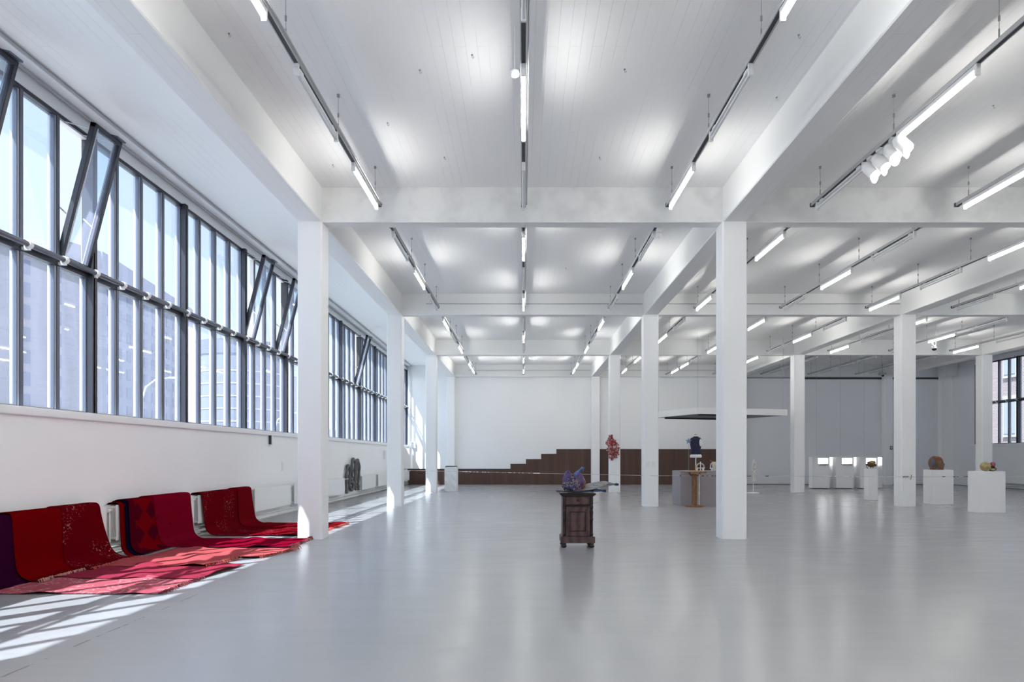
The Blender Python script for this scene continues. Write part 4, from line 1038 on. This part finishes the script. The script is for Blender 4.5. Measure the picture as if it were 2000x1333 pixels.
MB().prism([(-.07, .09), (.07, .09), (0, .22)], -.01, .01, 'y').build('black_centre', 'ink', hf)
jf = empty('jug_figure', (5.57, 19.2, .995), 'white jug-like figure with leafy brown top on the box near the column', 'sculpture')
MB().lathe([(.05, 0), (.06, .02), (.055, .12), (.065, .2), (.05, .26)], .03, 0, 16).build('jug_body', 'cream', jf, smooth=True)
MB().tube([(-.04, 0, .02), (-.07, 0, .1), (-.06, 0, .2), (-.02, 0, .24)], .014, 8).box(-.10, .02, -.03, -.01, .06, .085).box(-.04, -.01, -.03, 0, 0, .06).build('handle', 'white_plastic', jf)
MB().tube([(.02, 0, .25), (-.05, 0, .28), (-.09, 0, .31)], [.03, .02, .004], 6).tube([(.02, 0, .25), (.09, 0, .28), (.15, 0, .31)], [.03, .02, .004], 6).build('leafy_top', 'husk', jf, smooth=True)
MB().ball((.16, 0, .075), (.09, .07, .06), 16, 10, lumpy(4, .2)).build('brown_lump', 'husk', jf, smooth=True)

# white wire figure standing on the floor right of the column
wf = empty('wire_figure', (8.83, 25.1, 0), 'tall thin white figure of wire hoops on a round base, right of the column', 'sculpture')
MB().lathe([(.24, 0), (.25, .012), (.23, .03), (.03, .04)], 0, 0, 24).build('base', 'white_plastic', wf, smooth=True)
MB().tube([(0, 0, .03), (.01, 0, 1.3)], .012, 8).build('pole', 'white_plastic', wf)
for cx_, cz, rx_, rz_, nm in ((.05, .80, .075, .36, 'tall_hoop'), (.03, 1.08, .06, .20, 'upper_hoop'), (.06, .66, .05, .18, 'lower_hoop')):
    MB().tube([(cx_+rx_*math.cos(a), .02*math.sin(a*2), cz+rz_*math.sin(a)) for a in [2*math.pi*i/28 for i in range(29)]], .014, 6, caps=False).build(nm, 'white_plastic' if nm != 'tall_hoop' else 'cream', wf, smooth=True)
MB().box(-.10, .16, -.04, .04, .885, .905).build('cross_shelf', 'white_plastic', wf)
MB().ball((.04, -.02, .95), (.05, .03, .06), 12, 8, lumpy(3, .2)).build('plaster_lump', 'cream', wf, smooth=True)

# ------------------------------------------------------------------ hanging white slab
sb = empty('suspended_slab', (0, 0, 0), 'white square slab hung on thin wires above the bust display', 'hanging panel')
zb, hgt = 3.0, .235
A = Vector((6.42, 24.2)); Bc = Vector((10.18, 25.2)); Cc = Vector((5.35, 26.6)); Dd = A+(Bc-A)+(Cc-A)
quad = [tuple(A), tuple(Bc), tuple(Dd), tuple(Cc)]
ctr = (A+Dd)/2
inner = [tuple(ctr+(Vector(q)-ctr)*.93) for q in quad]
fr = MB()
for i in range(4):
    j = (i+1) % 4; fr.prism([quad[i], quad[j], inner[j], inner[i]], zb, zb+hgt)
fr.build('rim', 'white_plastic', sb)
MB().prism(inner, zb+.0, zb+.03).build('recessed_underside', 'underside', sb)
MB().prism(inner, zb+.19, zb+.22).build('top_sheet', 'white_plastic', sb)
nA, nB, nC, nD = [Vector(q) for q in inner]
bars = MB()
bars.tube([(*nA, zb-.022), (*(nA+(nB-nA)*.5), zb-.022)], .026, 4)
bars.build('black_edge', 'ink', sb)
MB().tube([(5.62, 25.95, zb-.06), (7.84, 26.6, zb-.06)], .032, 6).tube([(5.7, 25.98, zb-.06), (5.7, 25.98, zb)], .01, 5).tube([(7.7, 26.56, zb-.06), (7.7, 26.56, zb)], .01, 5).build('black_rod', 'ink', sb)
for q in (A+(Dd-A)*.02, Bc+(Cc-Bc)*.03, Cc+(Bc-Cc)*.03, Dd+(A-Dd)*.03):
    MB().tube([(q.x, q.y, zb+hgt), (q.x, q.y, ZC)], .004, 5).build('hanging_wire', 'steel', sb)
# faint wires hanging by the display cases
for i in range(3):
    o = MB().tube([(12.9+1.054*i, 28.75, 1.4), (12.9+1.054*i, 28.75, ZC)], .003, 5).build('hanging_wire', 'steel')
    tag(o, 'thin wire from the ceiling to the %s display case' % ['leftmost', 'middle', 'rightmost'][i], 'wire', 'wires over the display cases')

# ------------------------------------------------------------------ outside, left: brick block, round tower, far blocks
gz_ = -6.0
o = MB().box(-400, 200, -150, 500, gz_-.5, gz_).build('street_ground', 'asphalt'); o['kind'] = 'structure'
bd_ = empty('brick_block', (0, 0, gz_), 'large tan brick apartment block seen through the left windows', 'building')
K = Vector((-64.5, 100)); dA = Vector((-.3, -1)).normalized(); dB = Vector((-.158, 1)).normalized()
nA_ = Vector((1, -.3)).normalized(); nB_ = Vector((1, .158)).normalized()
LA, LB = 75, 41
E1 = K+dA*LA; E2 = K+dB*LB
back = [tuple(E2+Vector((-40, 0))), tuple(E1+Vector((-40, 0)))]
hA, hB = 30.2-gz_, 32.9-gz_
MB().prism([tuple(E1), tuple(K), tuple(K+Vector((-40, 0))), back[1]], 0, hA).build('front_wall', 'tanbrick', bd_)
MB().prism([tuple(K), tuple(E2), back[0], tuple(K+Vector((-40, 0)))], 0, hB).build('side_wall', principled('grey_side_wall', (.15, .155, .19), .8), bd_)
Kp = K+dA*6
MB().prism([tuple(Kp+nA_*-.6), tuple(K+Vector((-.3, 0))), tuple(K+Vector((-14, 0))), tuple(Kp+Vector((-14, 0)))], hA, hB).build('penthouse', 'tanbrick', bd_)
def facade_windows(P, d, nrm, L, h, step, w_, hh, floor_h, off=1.2, maxn=99, top=2.0):
    proto = None; cnt = 0
    z = h-top-hh
    rows = []
    while z > 6: rows.append(z); z -= floor_h
    nx = int(L/step)
    ang = math.atan2(d.y, d.x)
    for ix in range(nx):
        for z in rows:
            if cnt >= maxn: return
            p_ = P+d*(off+ix*step)+nrm*.02
            if proto is None:
                proto = MB().box(0, w_, -.12, .12, 0, hh).build('window', 'outglass', bd_); q = proto
            else: q = proto.copy(); COL.objects.link(q); q.parent = bd_
            q.location = (p_.x, p_.y, z); q.rotation_euler.z = ang; cnt += 1
facade_windows(K, dA, nA_, 48, hA, 4.4, 1.25, 1.9, 3.05, 2.2)
facade_windows(K, dB, nB_, LB, hB-2.8, 3.4, 1.5, 1.8, 3.05, 1.5)
tw = empty('round_tower', (-77.5, 180, gz_), 'round tower with pale floor bands beyond the brick block', 'building')
MB().lathe([(11.2, 0), (11.2, 34.3)], 0, 0, 48).build('glazed_wall', 'outpanel', tw)
bn = MB()
for i in range(1, 10): bn.lathe([(11.35, 0), (11.35, .28)], 0, 0, 48, z0=3.3*i)
bn.build('floor_bands', 'outband', tw)
MB().lathe([(11.5, 34.3), (11.5, 38.0)], 0, 0, 48).build('roof_storey', principled('slate_panel', (.08, .09, .13), .5), tw)
an = MB(); 
for x in (-6, -5, -3.5, -2.5): an.tube([(x, -6, 37.6), (x, -6, 42.5)], .15, 5); an.box(x-.3, x+.3, -6.2, -5.8, 40, 42)
an.build('roof_antennas', 'outband', tw)
for i, (px0, px1, ytop, Y) in enumerate(((544, 566, 732, 240), (640, 655, 815, 330), (655, 668, 822, 330), (686, 700, 818, 330), (575, 640, 838, 300), (700, 790, 850, 360))):
    x0, _, z = at(px0, ytop, Y); x1, _, _ = at(px1, ytop, Y)
    o = MB().box(x0, x1, Y, Y+20, gz_, z).build('distant_building', 'pale_render')
    tag(o, ['pale block just right of the round tower', 'slim hazy tower, leftmost beyond the column', 'hazy tower beside the slimmest one', 'hazy block farthest right of the towers', 'low hazy block behind the nearest column', 'low long block on the horizon at far end'][i], 'building', 'distant buildings')
# street lamps
for i, (px, py, Y) in enumerate(((278, 745, 45), (537, 812, 60))):
    x, _, z = at(px, py, Y); l = MB()
    l.tube([(x, Y, gz_), (x, Y, z-1.2), (x+.25, Y, z-.4), (x+.9, Y, z+.1), (x+2.0, Y, z+.25)], [.1, .07, .06, .05, .04], 8)
    r_ = empty('street_lamp', (0, 0, 0), ['curved pale street lamp in front of the brick block', 'curved street lamp in front of the round tower'][i], 'street lamp')
    l.build('curved_pole', 'outband', r_, smooth=True); MB().box(x+1.9, x+2.6, Y-.12, Y+.12, z+.18, z+.3).build('lamp_head', 'outband', r_)
# outside right: red brick house
rb = empty('brick_house', (0, 0, gz_), 'brick building with pale window surrounds outside the right window', 'building')
MB().box(29.5, 45, 20, 70, 0, 22).build('brick_wall', 'redbrick', rb)
for iy in range(7):
    for iz in range(4):
        y = 23+iy*4.0; z = 5.2+iz*3.6
        MB().box(29.38, 29.5, y-.12, y+1.02, z-.2, z+2.3).build('window_surround', 'outband', rb)
        MB().box(29.34, 29.39, y, y+.9, z, z+2.1).build('window', 'pale_render', rb)
